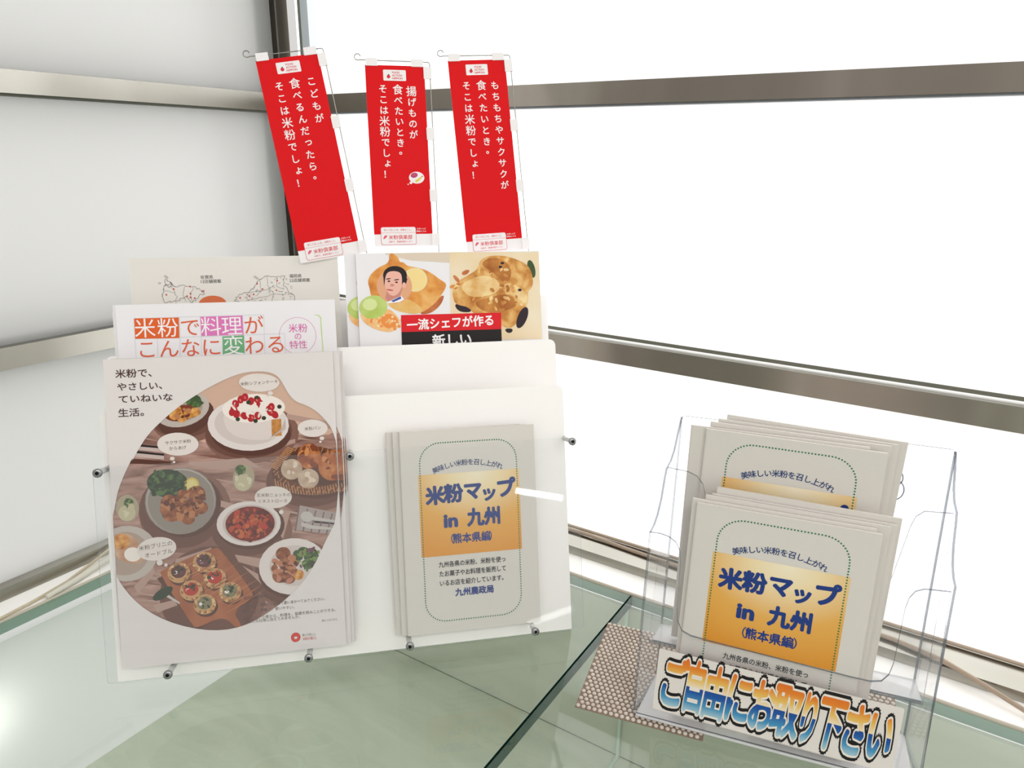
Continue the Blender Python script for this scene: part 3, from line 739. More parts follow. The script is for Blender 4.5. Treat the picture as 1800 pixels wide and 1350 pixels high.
MAPLINES = [[(-72.3,269.0),(-65.7,271.5),(-61.0,267.9),(-51.2,268.9),(-44.7,267.5),(-36.7,263.8),(-33.2,261.1),(-38.7,257.8),(-45.7,250.1),(-51.8,258.1),(-58.6,254.0),(-71.8,251.7),(-74.6,258.7),(-72.6,263.9)],[(-70.3,275.9),(-65.6,273.2),(-64.2,268.8),(-68.3,268.1),(-70.6,271.6)],[(17.0,267.0),(22.4,273.9),(29.4,277.3),(39.6,276.2),(48.2,276.9),(46.0,268.1),(50.8,260.8),(56.6,256.2),(55.3,247.3),(14.2,248.5),(-4.1,251.6),(1.3,258.5),(9.8,260.1),(15.1,263.5)]]
MAPINNER = [[(-66,270),(-60,258),(-62,250)],[(-52,268),(-54,258),(-50,250)],[(-44,267),(-47,258),(-45,250)],[(-72,264),(-60,262)],[(22,274),(24,262),(16,256)],[(30,277),(31,266),(36,258),(33,248)],[(40,276),(39,266),(48,262)],[(10,260),(24,262),(39,266)],[(8,252),(24,255),(36,258),(52,257)],[(44,249),(46,257)]]
MAPDOTS = [(-62.8,265.7),(-70.1,260.0),(-46.7,267.9),(-46.8,260.6),(-50.2,258.1),(-42.9,255.8),(-47.0,256.6),(-33.8,262.9),(24.9,263.6),(38.8,262.0),(40.2,272.1),(19.7,269.6),(11.3,256.5),(15.6,258.2),(1.9,255.0)]

# ------------------------------------------------------------------ colours
PAPER = flat('paper', (224, 218, 216), 0.7)
flat('paper_white', (238, 236, 238), 0.65); flat('paper_grey', (216, 211, 204), 0.7); flat('paper_map', (230, 226, 219), 0.7)
flat('paper_edge', (205, 196, 184), 0.8)
flat('bubble', (224, 214, 208)); flat('ink', (70, 50, 48)); flat('ink2', (92, 66, 64)); flat('ink3', (58, 56, 58)); flat('title', (78, 52, 46))
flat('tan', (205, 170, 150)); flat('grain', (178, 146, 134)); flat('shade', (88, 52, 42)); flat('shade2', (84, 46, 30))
ramp_mat('table_print', [(110, 74, 62), (160, 122, 110), (188, 152, 140)], 24, stretch=(1, 4.5, 1), rough=.6, dist=.8)
flat('plate_grey', (188, 176, 168)); flat('plate_in', (170, 150, 136)); flat('plate_white', (222, 212, 208)); flat('plate_in2', (206, 194, 188)); flat('rim', (200, 186, 180))
flat('plate_dark', (142, 132, 124)); flat('plate_dark2', (104, 92, 84))
ramp_mat('fried', [(150, 78, 30), (205, 138, 64), (226, 178, 104)], 160)
ramp_mat('karaage', [(92, 44, 24), (142, 78, 44), (180, 116, 72)], 150)
flat('green', (62, 84, 50)); flat('dark_green', (44, 56, 36)); flat('leaf', (116, 142, 72)); flat('sauce', (120, 52, 26)); flat('purple', (110, 60, 84))
flat('cream', (236, 226, 218)); flat('cream_side', (218, 206, 200)); ramp_mat('sponge', [(176, 112, 52), (206, 146, 78)], 300)
flat('berry', (176, 32, 40)); flat('napkin', (196, 176, 170)); flat('black', (30, 26, 26)); flat('cloth', (168, 152, 148)); flat('cloth2', (120, 104, 102)); flat('steel', (192, 186, 182))
flat('lemon', (222, 206, 140)); flat('lemon_rim', (206, 178, 84)); flat('glass', (168, 156, 130)); flat('glass2', (190, 180, 148))
flat('wicker_d', (104, 58, 34)); flat('wicker', (178, 124, 84)); ramp_mat('bread', [(128, 58, 24), (172, 92, 42), (198, 126, 72)], 70); ramp_mat('bun', [(176, 146, 122), (206, 184, 162)], 90)
ramp_mat('soup', [(96, 22, 14), (140, 38, 22)], 200); flat('bit1', (176, 70, 34)); flat('bit2', (88, 20, 16)); flat('bit3', (190, 96, 48)); flat('bit4', (110, 34, 22)); flat('bitd', (98, 52, 48)); flat('tomato', (180, 52, 36)); flat('herb', (128, 122, 92))
flat('tart', (196, 152, 104)); ramp_mat('board', [(150, 84, 52), (172, 104, 68)], 60, stretch=(1, .2, 1)); ramp_mat('pancake', [(176, 120, 84), (212, 176, 148)], 80)
flat('grain_d', (124, 84, 72)); flat('tan_d', (162, 124, 108)); flat('shade_l', (128, 90, 78)); flat('shade_m', (106, 68, 56)); flat('rim_l', (176, 166, 158)); flat('leaf_d', (84, 110, 60)); flat('karaage_d', (92, 44, 26)); flat('karaage_l', (182, 120, 78)); flat('pink_meat', (188, 122, 100)); flat('glass_l', (206, 200, 172)); flat('bread_d', (126, 58, 26)); flat('bread_l', (206, 138, 82)); flat('bun_l', (222, 204, 184)); flat('tart_d', (150, 102, 60)); flat('tart_l', (222, 184, 134)); flat('board_l', (184, 118, 80)); flat('board_d', (146, 84, 54)); flat('berry_l', (220, 96, 96)); flat('shade_cake', (190, 176, 170))
flat('logo_red', (206, 54, 44))
flat('orange_box', (226, 98, 40)); flat('pink_box', (222, 122, 186)); flat('green_box', (112, 176, 126)); flat('white', (246, 244, 244)); flat('orange_ink', (222, 96, 62)); flat('pink_ink', (218, 98, 172)); flat('rule', (214, 216, 222)); flat('lime', (196, 220, 150)); flat('persimmon', (214, 112, 70))
flat('wall_beige', (222, 206, 186)); ramp_mat('pastry', [(206, 120, 48), (228, 158, 78), (238, 188, 116)], 55); ramp_mat('pastry_d', [(178, 92, 48), (208, 128, 78)], 80); ramp_mat('pastry_l', [(228, 176, 96), (238, 204, 140)], 60)
flat('lemon2', (238, 222, 170)); flat('lemon2_in', (244, 218, 148)); flat('portrait_bg', (226, 168, 130)); flat('blue', (62, 84, 160)); flat('skin', (238, 182, 166)); flat('skin_s', (206, 138, 124)); flat('hair', (34, 26, 28)); flat('lip', (196, 92, 92))
ramp_mat('melon', [(178, 200, 96), (206, 222, 142)], 40); flat('melon_l', (216, 228, 160)); ramp_mat('sorbet', [(238, 168, 92), (246, 206, 150)], 90); flat('sorbet_d', (238, 146, 72)); flat('sorbet_l', (248, 218, 170)); ramp_mat('plate_cream', [(232, 206, 160), (240, 226, 200)], 14)
ramp_mat('chicken', [(170, 100, 40), (214, 154, 80), (240, 206, 140)], 60, dist=.5); ramp_mat('chicken_l', [(216, 160, 84), (246, 222, 166)], 60); ramp_mat('chicken_d', [(154, 84, 32), (206, 140, 68)], 60); flat('eggplant', (46, 34, 42)); flat('red_box', (220, 24, 36))
RED = flat('banner_red', (218, 6, 16), 0.5, spec=.15); flat('pink_line', (226, 96, 116)); flat('red_ink', (216, 40, 56)); flat('banner_white', (240, 236, 236), 0.5); flat('steak', (186, 60, 116)); flat('yellow', (226, 206, 70)); flat('gold', (196, 160, 40))
flat('navy', (28, 58, 128)); flat('navy_small', (40, 66, 116)); flat('dot_green', (34, 118, 72)); flat('text_black', (44, 44, 50))
gradient_mat('cover_orange', [(0.0, (244, 232, 204)), (0.018, (240, 220, 176)), (0.05, (228, 172, 84)), (0.085, (222, 150, 52)), (0.12, (212, 134, 40))], radial=((0.006, 0.164, 0), (0.72, 1.0, 0)))
flat('sign_black', (22, 20, 22)); flat('sign_white', (236, 226, 216))
gradient_mat('sign_ink', [(-0.0250, (176, 206, 214)), (-0.0150, (70, 146, 190)), (-0.004, (24, 84, 160)), (0.0008, (22, 74, 150)), (0.0010, (238, 222, 190)), (0.009, (232, 190, 96)), (0.0185, (226, 130, 40)), (0.025, (222, 112, 36))])
BOARD = flat('white_board', (250, 248, 245), 0.35, spec=.5)
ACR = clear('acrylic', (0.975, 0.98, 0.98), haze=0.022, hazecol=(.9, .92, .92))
ACR_EDGE = clear('acrylic_edge', (0.80, 0.84, 0.84), haze=0.15, hazecol=(.8, .84, .84))
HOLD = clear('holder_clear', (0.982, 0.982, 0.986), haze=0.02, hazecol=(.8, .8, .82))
HOLD_FLOOR = clear('holder_floor_glare', (0.9, 0.9, 0.9), haze=0.45, hazecol=(.95, .95, .96))  # whitish haze: window reflections on plates and front edge put into the colour
HOLD_EDGE = clear('holder_edge', (0.30, 0.32, 0.35), haze=0.30, hazecol=(.36, .38, .41))
GLASS = clear('table_glass', (0.955, 0.98, 0.963), haze=0.0, ior=1.52)
GLASS_EDGE = flat('glass_edge', (18, 62, 54), 0.12, spec=.6)
METAL = ramp_mat('rail_metal', [(158, 155, 146), (178, 176, 168)], 3.0, rough=.22, metal=1.0, stretch=(1.5, 1.5, .1), lo=.35, hi=.65)
METAL_R = ramp_mat('rail_metal_room_reflect', [(128, 120, 110), (146, 138, 128), (186, 180, 170)], 3.2, rough=.3, metal=1.0, stretch=(1.2, 0, 0), lo=.35, hi=.72)  # darker patchy copy of the rail metal: room reflections put into the colour
GASKET = flat('pane_strip', (72, 74, 64), .6); FROST_L = frosted('frosted_left', (.815, .825, .81)); FROST_R = frosted('frosted_right', (.92, .92, .91))
SCREW = flat('screw_steel', (150, 152, 152), .25, metal=1.0); ROD = flat('rod_plastic', (206, 206, 204), .3); BLACK = flat('screw_socket', (20, 20, 20), .5)
LEDGE = flat('ledge_white', (252, 251, 247), .5); TRIMB = flat('sealant_beige', (190, 182, 168), .7)
MARBLE = ramp_mat('marble_base', [(188, 194, 177), (196, 201, 185), (203, 206, 192)], 6, stretch=(1, 4, 1), rough=.4, dist=1.2, detail=6)
MARBLE_B = ramp_mat('marble_back', [(192, 197, 181), (202, 205, 192)], 5, stretch=(1, 1, 4), rough=.4, dist=1.0, detail=6)
GROUT = flat('grout', (112, 124, 108), .8)
WIRE = flat('steel_wire', (140, 138, 132), .3, metal=1.0); CORD = flat('cord_beige', (196, 184, 158), .6); STRIP = flat('strip_brown', (168, 150, 132), .6)
MAT_PVC = ramp_mat('mat_pvc', [(196, 186, 174), (214, 206, 196)], 30, rough=.65)

# ------------------------------------------------------------------ the setting
X1, Y1, ZT = 2.3, -1.9, 2.1
fl = MB(); fl.box(-.1, X1 + 1.2, Y1 - 1.2, .1, -.05, 0.0)
struct(fl.build('floor', flat('floor_grey', (150, 150, 144), .5)))

# left window wall (plane x = 0), right window wall (plane y = 0)
wl = bpy.data.objects.new('window_1', None); COL.objects.link(wl); struct(wl)
wr = bpy.data.objects.new('window_2', None); COL.objects.link(wr); struct(wr)
CLEAR_BACK = clear('pane_back', (1, 1, 1))
def left_box(x0, x1, y0, y1, z0, z1, name, mat, par=wl):
    m = MB(); m.box(x0, x1, y0, y1, z0, z1); return m.build(name, mat, par)
Zb, Zl0, Zl1, Zu0, Zu1 = .7637, 1.0162, 1.0409, 1.3031, 1.3264
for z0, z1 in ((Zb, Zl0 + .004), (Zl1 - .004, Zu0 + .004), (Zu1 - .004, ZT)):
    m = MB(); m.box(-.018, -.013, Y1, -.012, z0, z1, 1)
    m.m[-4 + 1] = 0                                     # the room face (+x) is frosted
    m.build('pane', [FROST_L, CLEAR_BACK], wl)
for z0, z1, nm in ((Zl0, Zl1, 'lower_rail'), (Zu0, Zu1, 'upper_rail')):
    left_box(-.0125, 0, Y1, -.0205, z0, z1, nm, METAL)
left_box(-.0125, -.002, Y1, -.0205, Zu0 - .0026, Zu0, 'pane_strip', GASKET)
for z0, z1 in ((Zl0 - .002, Zl1 + .010), (Zu0 - .004, Zu1 + .003)):
    left_box(-.055, -.021, Y1, .0, z0, z1, 'outer_rail', GASKET)
left_box(-.055, -.021, -.050, .0, .7, ZT, 'outer_stile', GASKET)
left_box(-.0125, 0, -.0205, -.0002, .7505, ZT, 'stile', flat('stile_dark', (92, 86, 78), .35, metal=1.0))
left_box(-.0002, .0010, -.0222, -.0205, .7505, ZT, 'stile_lip', METAL)
# bottom rail: a low sloping metal sill
m = MB(); prof = [(0.0, .7502), (-.003, .7637), (-.013, .7680), (-.026, .7680), (-.026, .7502)]
m.prism(prof, Y1, -.0205, xf=lambda a, b, c: (a - .002, c, b)); m.build('bottom_rail', METAL, wl, recalc=True)

Rb, Rl0, Rl1, Ru0, Ru1 = .762, 1.0084, 1.0333, 1.3020, 1.3257
for z0, z1 in ((Rb, Rl0 + .004), (Rl1 - .004, Ru0 + .004), (Ru1 - .004, ZT)):
    m = MB(); m.box(.0, X1, .0145, .0195, z0, z1, 1)
    m.m[-4] = 0                                         # the room face (-y) is frosted
    m.build('pane', [FROST_R, CLEAR_BACK], wr)
for z0, z1, nm in ((Rl0, Rl1, 'lower_rail'), (Ru0, Ru1, 'upper_rail')):
    left_box(.0, X1, 0, .014, z0, z1, nm, METAL_R, wr)
left_box(.041, X1, .0128, .0144, Rl1 + .0022, Rl1 + .0062, 'pane_strip', flat('rail_shade_olive', (112, 112, 100), .6), wr)  # olive strip: outer rail's shade through the frosted pane, put in as colour
left_box(.0, X1, .0004, .0140, Rl1, Rl1 + .0003, 'rail_top_reflection', flat('rail_top_reflection', (226, 224, 218), .3, metal=1.0), wr)  # lighter strip: the pane's reflection put into the rail top colour
left_box(.041, X1, .002, .014, Ru0 - .0022, Ru0, 'pane_strip', flat('gasket_light', (120, 124, 128), .4), wr)
for z0, z1 in ((Rl0 - .002, Rl1 + .003), (Ru0 - .002, Ru1 + .002)):
    left_box(.0, X1, .030, .055, z0, z1, 'outer_rail', GASKET, wr)
left_box(.0195, .027, .001, .014, .7505, ZT, 'stile_lip', flat('stile_green', (120, 126, 116), .4), wr)
left_box(.027, .0415, -.001, .014, .7505, ZT, 'stile', flat('stile_blue', (206, 214, 220), .35, metal=.3), wr)
m = MB(); prof = [(-.026, .7502), (-.0235, .7600), (-.004, .7640), (.0145, .7650), (.0145, .7502)]
m.prism(prof, .0, X1, xf=lambda a, b, c: (c, a, b)); m.build('bottom_rail', METAL, wr, recalc=True)

# white ledges at the foot of the windows, with a beige bead of sealant
m = MB(); m.box(-.026, .0375, Y1, -.0665, .735, .7502); struct(m.build('trim_1', LEDGE))
m = MB(); m.box(-.026, X1, -.0665, .02, .735, .7500); struct(m.build('trim_2', LEDGE))
m = MB(); m.tube([(x, -.0672 + .0005 * sin(x * 31), .7500) for x in [.04 + .03 * k for k in range(75)]], .0022, 6); struct(m.build('trim_3', TRIMB))
m = MB(); m.tube([(.0378 + .0004 * sin(y * 37), y, .7500) for y in [-.07 - .03 * k for k in range(60)]], .0018, 6); struct(m.build('trim_4', TRIMB))

# the display base under the glass
base = thing('display_base', 'low pale green marble base and back panel seen through the glass tabletop', 'display base', Matrix.Translation((0.6, -.6, 0.0)))
def bp(x0, x1, y0, y1, z0, z1, name, mat):
    q = MB(); q.box(x0 - .6, x1 - .6, y0 + .6, y1 + .6, z0, z1); return q.build(name, mat, base)
bp(.052, .5965, Y1, -.0765, .0, .517, 'base_slab', MARBLE)
bp(.5985, X1, Y1, -.0765, .0, .517, 'base_slab', MARBLE)
bp(.5965, .5985, Y1, -.0765, .0, .5165, 'base_joint', GROUT)
bp(.052, .5965, -.0755, -.0695, .517, .735, 'back_panel', MARBLE_B)
bp(.5985, X1, -.0755, -.0695, .517, .735, 'back_panel', MARBLE_B)
bp(.5965, .5985, -.0752, -.0695, .517, .735, 'panel_joint', flat('joint_pale', (206, 212, 204), .5))
q = MB(); q.box(.046 - .6, .052 - .6, Y1 + .6, -.0765 + .6, .517, .735, 1); q.m[-3] = 0
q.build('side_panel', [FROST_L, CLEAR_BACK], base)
q = MB(); q.box(.5958 - .6, .5992 - .6, -.0805 + .6, -.0768 + .6, .5172, .7355); q.build('glass_stop', flat('glass_stop', (196, 212, 202), .3), base)
q = MB(); q.box(.5958 - .6, .5992 - .6, -1.2 + .6, -.0805 + .6, .5172, .5196); q.build('glass_stop', MATS['glass_stop'], base)
bp(.052, X1, -.0770, -.0762, .5168, .5178, 'seam', GROUT)

# two sheets of glass butted together
def glass_sheet(x0, x1, label, cut):
    m = MB(); cx, cy = (x0 + x1) / 2, -.65
    m.box(x0 - cx, x1 - cx, Y1 - cy, -.0690 - cy, -.014, 0, 0, 2)
    m.m[-1 if cut == 'left' else -3] = 1
    o = m.build('glass_tabletop', [GLASS, GLASS_EDGE, flat('glass_edge_pale', (120, 150, 134), .25)]); o.location = (cx, cy, .750)
    return tag(o, label, 'tabletop')
glass_sheet(.0392, .5966, 'left sheet of green-edged tabletop glass carrying the white leaflet rack', 'right')
glass_sheet(.5988, X1, 'right sheet of green-edged tabletop glass carrying the clear booklet holder', 'left')

# non-slip mats of beaded mesh
def nonslip(mw, w, d, label, nx, ny):
    m = MB(); m.box(0, w, 0, d, 0.0002, .0010, 1)
    r = .00215
    for j in range(ny):
        for i in range(nx):
            cx = (i + .5 + .5 * (j % 2)) * w / (nx + .5); cy = (j + .5) * d / ny
            pr = [(r * .9, .0008), (r, .0016), (r * .85, .0023), (r * .5, .0028), (0.0001, .0030)]
            m.lathe(pr, 8, 0, True, xf=lambda x, y, z, cx=cx, cy=cy: (cx + x, cy + y, z))
    o = m.build('nonslip_mat', [MAT_PVC, flat('mat_gap', (136, 116, 100), .8)]); o.matrix_world = mw
    return tag(o, label, 'mat', None)
YAW = R(12.6)
MATM = Matrix.Translation((.6280, -.2690, .750)) @ Matrix.Rotation(YAW, 4, 'Z')
nonslip(MATM, .118, .138, 'beige beaded non-slip mat under the left end of the clear holder', 22, 27)
nonslip(MATM @ Matrix.Translation((.158, .012, 0)), .128, .128, 'beige beaded non-slip mat under the right end of the clear holder', 24, 25)

# cords and loose strips along the ledges
m = MB(); m.tube([(.036, -.62, .7522), (.034, -.55, .7522), (.0345, -.505, .7522), (.031, -.47, .7524), (.022, -.425, .7530), (.0085, -.385, .7560), (.0030, -.355, .7625)], .0017, 8)
tag(m.build('cord', CORD), 'thin beige cord lying along the white ledge under the left window', 'cord')
m = MB(); m.tube([(.0360, -.455, .7536), (.030, -.42, .7545), (.0215, -.385, .7565), (.0145, -.352, .7585)], [.0030, .0036, .0036, .0030], 10)
tag(m.build('tube_stub', flat('tube_grey', (206, 204, 192), .4)), 'short pale tube end beside the cord on the left ledge', 'tube')
m = MB(); pts = [(.44, .002, .7657), (.50, .0025, .7680), (.56, -.001, .7668), (.64, -.005, .7668), (.72, -.008, .7660), (.80, -.009, .7655), (.87, -.012, .7655), (.915, -.020, .7645), (.955, -.034, .7600), (.995, -.049, .7545), (1.04, -.064, .7530), (1.09, -.080, .7525)]
m.tube(pts, .0026, 8)
tag(m.build('weather_strip', STRIP), 'loose brown weather strip peeling off the right window sill', 'strip')
m = MB(); m.tube([(.45, .0115, .7678), (.60, .0112, .7678), (.8, .0115, .7678), (1.1, .0115, .7678), (1.5, .0115, .7678)], .0022, 8); m.build('pane_strip', flat('gasket_beige', (176, 160, 142), .6), wr)

# ------------------------------------------------------------------ the leaflet rack
ru, rv, rn = Vector((.7173, .6968, 0)), Vector((-.1803, .1856, .9659)), Vector((.6730, -.6928, .2588))
RACK = Matrix((ru, rv, rn)).transposed().to_4x4()
RACK.translation = Vector((.2981, -.3849, .9134))
def rk(u, v, n, roll=0.0): return RACK @ Matrix.Translation((u, v, n)) @ Matrix.Rotation(R(roll), 4, 'Z')
rack = thing('leaflet_rack', 'white three-tier leaflet rack with clear front panel standing across the corner', 'leaflet rack', rk(.117, -.166, -.04))
INV = Matrix.Translation((-.117, .166, .04))
def rp(m, name, mats): 
    o = m.build(name, mats, rack); o.data.transform(INV); return o
UL, UR = -.1131, .3467
for top, bot, nf in ((.1035, -.1648, -.010), (.1537, -.1140, -.035), (.2050, -.0640, -.065)):
    m = MB(); m.prism(rrect(UL, bot, UR, top, [.001, .001, .007, .007]), nf - .003, nf); rp(m, 'board', BOARD)
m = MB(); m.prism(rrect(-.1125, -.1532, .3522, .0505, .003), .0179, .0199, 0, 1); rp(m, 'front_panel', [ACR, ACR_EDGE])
def standoff(u, v, n0, n1, head=True):
    m = MB(); T = lambda x, y, z: (x + u, y + v, z)
    m.lathe([(.0001, n0), (.0028, n0), (.0028, n1)], 14, 0, True, T); o = rp(m, 'standoff', ROD)
    if head:
        h = MB()
        h.lathe([(.0028, n1), (.0042, n1 + .0021), (.0042, n1 + .0036), (.0036, n1 + .0046), (.0017, n1 + .0046)], 18, 0, True, T)
        h.lathe([(.0017, n1 + .0046), (.0017, n1 + .0030), (.0001, n1 + .0030)], 6, 1, False, T)
        s = h.build('screw_head', [SCREW, BLACK], o); s.data.transform(INV)
for u, v in ((-.108, .0459), (.1198, .0459), (.3466, .0459), (-.0591, -.1506), (.0702, -.1506), (.1691, -.1506), (.2992, -.1506)):
    standoff(u, v, -.010, .0179)
for u in (-.07, .085, .150, .31): standoff(u, -.0966, -.035, -.013, False)
for u in (-.07, .085, .150, .31): standoff(u, -.0479, -.065, -.038, False)
m = MB(); m.prism([(-.068, .15), (-.070, .15), (-.150, -.1275), (-.138, -.1308)], .087, .147, xf=lambda a, b, c: (c, b, a)); rp(m, 'easel_leg', BOARD).data.update()

def sheet(name, label, cat, mw, w, h, t, paper, group=None, r=0.0):
    """a sheet or booklet standing in a pocket: origin at the middle of its lower edge"""
    root = thing(name, label, cat, mw, group)
    m = MB(); m.prism(rrect(-w / 2, 0, w / 2, h, r), -t, 0, 0); m.build('paper_sheet', paper, root)
    return root

# food flyers: front tier, left
FLY = sheet('flyer', 'front food-photo flyer in the rack, whole tabletop of dishes showing', 'flyer', rk(.0015, -.1466, .0060, -.3), .2095, .2965, .0003, [PAPER], 'food-photo flyers in the front tier')
P_ = Print(clip=(-104.7, .2, 104.7, 296.3))
P_.p('table_print', 0, [(-105, 20), (105, 20), (105, 285), (-105, 285)])
rg = random.Random(11)
for k in range(46):                                   # wood grain, running slightly downhill to the right
    x, y = rg.uniform(-105, 80), rg.uniform(25, 235); l, w_ = rg.uniform(25, 80), rg.uniform(.4, 1.5); sl = rg.uniform(-.30, -.18)
    P_.p(('grain', 'grain_d', 'grain', 'tan_d')[k % 4], .2 + .01 * k, [(x, y), (x + l * .5, y + l * .5 * sl + w_), (x + l, y + l * sl), (x + l * .5, y + l * .5 * sl - w_)])
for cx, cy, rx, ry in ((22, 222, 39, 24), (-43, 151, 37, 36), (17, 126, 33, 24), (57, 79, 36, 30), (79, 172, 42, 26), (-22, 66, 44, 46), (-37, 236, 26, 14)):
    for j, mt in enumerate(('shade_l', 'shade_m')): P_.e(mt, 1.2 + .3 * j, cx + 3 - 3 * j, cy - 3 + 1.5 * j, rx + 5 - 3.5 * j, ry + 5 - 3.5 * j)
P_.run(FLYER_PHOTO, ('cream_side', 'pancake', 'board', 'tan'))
P_.e('rim_l', 4.6, -43.7, 158.4, 31.0, 31.2); P_.e('plate_dark', 4.7, -43.4, 157.6, 30.2, 30.4)
P_.blobs(('dark_green', 'green', 'leaf_d', 'dark_green'), 7.1, -55, 176, 19, 13, 60, 1.6, 4.0, rg, .55)
P_.blobs(('karaage', 'karaage_d', 'karaage', 'karaage_l'), 9.2, -42, 153, 18, 12, 70, 1.6, 4.4, rg, .8)
P_.blobs(('karaage', 'karaage_l', 'karaage', 'karaage_d'), 9.2, -30, 162, 8, 8, 24, 1.5, 3.6, rg, .8)
for k in range(9): P_.p('lemon_rim', 9.9, ell(-33.5 + 4.6 * cos(k * .7), 174.4 + 4.6 * sin(k * .7), 2.6, .25, k * 40.1, 6))
P_.blobs(('bit1', 'bit2', 'bit3', 'bit4', 'soup', 'bit1', 'tomato'), 7.3, 18.6, 130.7, 20.5, 15, 80, 1.0, 3.4, rg, .75)
P_.blobs(('karaage', 'karaage_l', 'pink_meat', 'karaage_d'), 6.6, 49, 86, 11, 16, 44, 1.6, 3.8, rg, .8)
P_.blobs(('green', 'leaf', 'dark_green', 'leaf_d', 'purple'), 7.2, 72, 91, 11, 11, 46, 1.4, 3.6, rg, .45)
P_.blobs(('fried', 'karaage_l', 'fried', 'karaage_d'), 6.6, -36, 242, 13, 4.5, 22, 1.4, 3.2, rg, .8)
P_.blobs(('green', 'leaf_d'), 5.8, -27, 253, 7, 6, 16, 1.2, 3.0, rg, .5)
P_.blobs(('leaf', 'green', 'leaf_d'), 6.6, 12.5, 184, 5, 5, 14, .8, 2.0, rg, .5); P_.blobs(('leaf', 'green', 'leaf_d'), 6.6, -90, 160, 4.5, 4.5, 12, .8, 1.8, rg, .5)
P_.blobs(('glass_l', 'glass2', 'glass_l'), 5.6, 14.6, 173, 7.5, 8, 10, 1.2, 3.0, rg, .8); P_.blobs(('glass_l', 'glass2'), 5.6, -91.5, 152, 7.5, 8, 10, 1.2, 3.0, rg, .8)
for k in range(90):                                   # woven basket rim
    a = 2 * pi * k / 90; x, y = 81.3 + 37 * cos(a), 179.7 + 21.6 * sin(a) - .14 * 37 * cos(a)
    P_.p('wicker' if k % 2 else 'wicker_d', 5.5 if sin(a) > -.2 else 9.5, ell(x, y, 3.4, .55, 62 * (1 if k % 3 else -1) + 20 * cos(a), 6))
for cx, cy, rx, ry in ((77.4, 193.7, 11.3, 12.5), (100.1, 183.2, 14.6, 15.5)): P_.blobs(('bread', 'bread_d', 'bread_l'), 6.4, cx, cy, rx * .8, ry * .8, 14, 2, 5, rg, .6)
for cx, cy in ((60.2, 181.9), (75.7, 171.4)): P_.blobs(('bun_l', 'bun'), 8.2, cx - 1, cy + 2, 6.5, 6, 8, 1.6, 4, rg, .8)
for cx, cy, top in ((-25.5, 96.8, 'bitd'), (-49.2, 88.4, 'bitd'), (-16.7, 79.9, 'tomato'), (-38.9, 70.1, 'tomato'), (-3.5, 65, 'herb'), (-27.4, 55.3, 'herb')):
    P_.blobs(('tart_d', 'tart', 'tart_l', 'tart_d'), 6.3, cx, cy, 9.6, 9.2, 26, .8, 2.2, rg, .6, .62)
    P_.blobs((top, 'dark_green', top, 'purple' if top == 'bitd' else top), 7.3, cx, cy + 1.3, 5.6, 5, 14, .9, 2.4, rg, .6)
for k in range(26):                                   # cutting board grain
    t_ = k / 26; x, y = -60 + 50 * t_ + rg.uniform(-2, 2), 82 - 42 * t_ + rg.uniform(0, 8); P_.p('board_l' if k % 2 else 'board_d', 4.2, [(x, y), (x + 22, y + 12 - 2), (x + 44, y + 23), (x + 22, y + 12 - .8)])
for x, y in ((15.6, 251.6), (9.8, 246.5), (14.6, 236.9), (25.8, 234.2), (31, 251), (44, 243.5), (44, 238.5), (20, 254)): P_.p('berry_l', 8.6, ell(x, y + .8, .9, 1.6, 20, 8))
P_.blobs(('cream_side', 'cream', 'cream'), 6.3, 27, 244, 22, 9, 18, 1.5, 4, rg, .4)
P_.p('shade_cake', 5.5, [(40, 213.5), (56.5, 222), (56.6, 232), (52, 222), (46, 216)])
P_.p('paper', 13.5, [(-104.7, .1), (104.9, .1), (104.9, 296.4), (-104.7, 296.4)], holes=[smooth_poly(BLOB, 1)])
P_.build('printed_photo', FLY)
P_ = Print(z0=.0004); P_.run([r[:8] + (.014,) + r[9:] for r in FLYER_TEXT if r[1] == 'title'])
P_.build('printed_title', FLY)
P_ = Print(z0=.0004); P_.run([r for r in FLYER_TEXT if r[0] == 't' and r[1] != 'title'])
P_.build('printed_text', FLY)
P_ = Print(z0=.0004); P_.run([r for r in FLYER_TEXT if r[0] != 't'])
P_.build('printed_logo', FLY)
dup(FLY, rk(.0062, -.1466, .0040, -.6), 'second food-photo flyer, a strip showing right of the front one')
dup(FLY, rk(.0095, -.1464, .0020, -.2), 'third food-photo flyer, its ragged photo strip at the right edge of the stack')
dup(FLY, rk(.0108, -.1463, .0000, -.3), 'rearmost food-photo flyer, against the white board')

# middle tier, left: recipe leaflets
LF = sheet('leaflet', 'white recipe leaflet with orange, pink and green lettering boxes, front copy', 'leaflet', rk(.0065, -.0936, -.026), .209, .297, .0008, [MATS['paper_white']], 'recipe leaflets in the middle tier')
P_ = Print(); P_.run(LEAF)
for k in range(60):
    a = 2 * pi * k / 60; b = a + 2 * pi / 60
    P_.p('pink_ink', 1, [(66 + 18.3 * cos(a), 260.9 + 18.8 * sin(a)), (66 + 18.3 * cos(b), 260.9 + 18.8 * sin(b)), (66 + 18.0 * cos(b), 260.9 + 18.5 * sin(b)), (66 + 18.0 * cos(a), 260.9 + 18.5 * sin(a))])
P_.p('lime', 1, [(84, 282), (88, 281.5), (90.2, 279), (90.8, 240), (89.8, 240), (89.2, 278.6), (87.5, 280.6), (84, 281.2)])
P_.build('printed_text', LF)
dup(LF, rk(.0034, -.0936, -.0285), 'white recipe leaflet just behind the front copy, left edge showing')

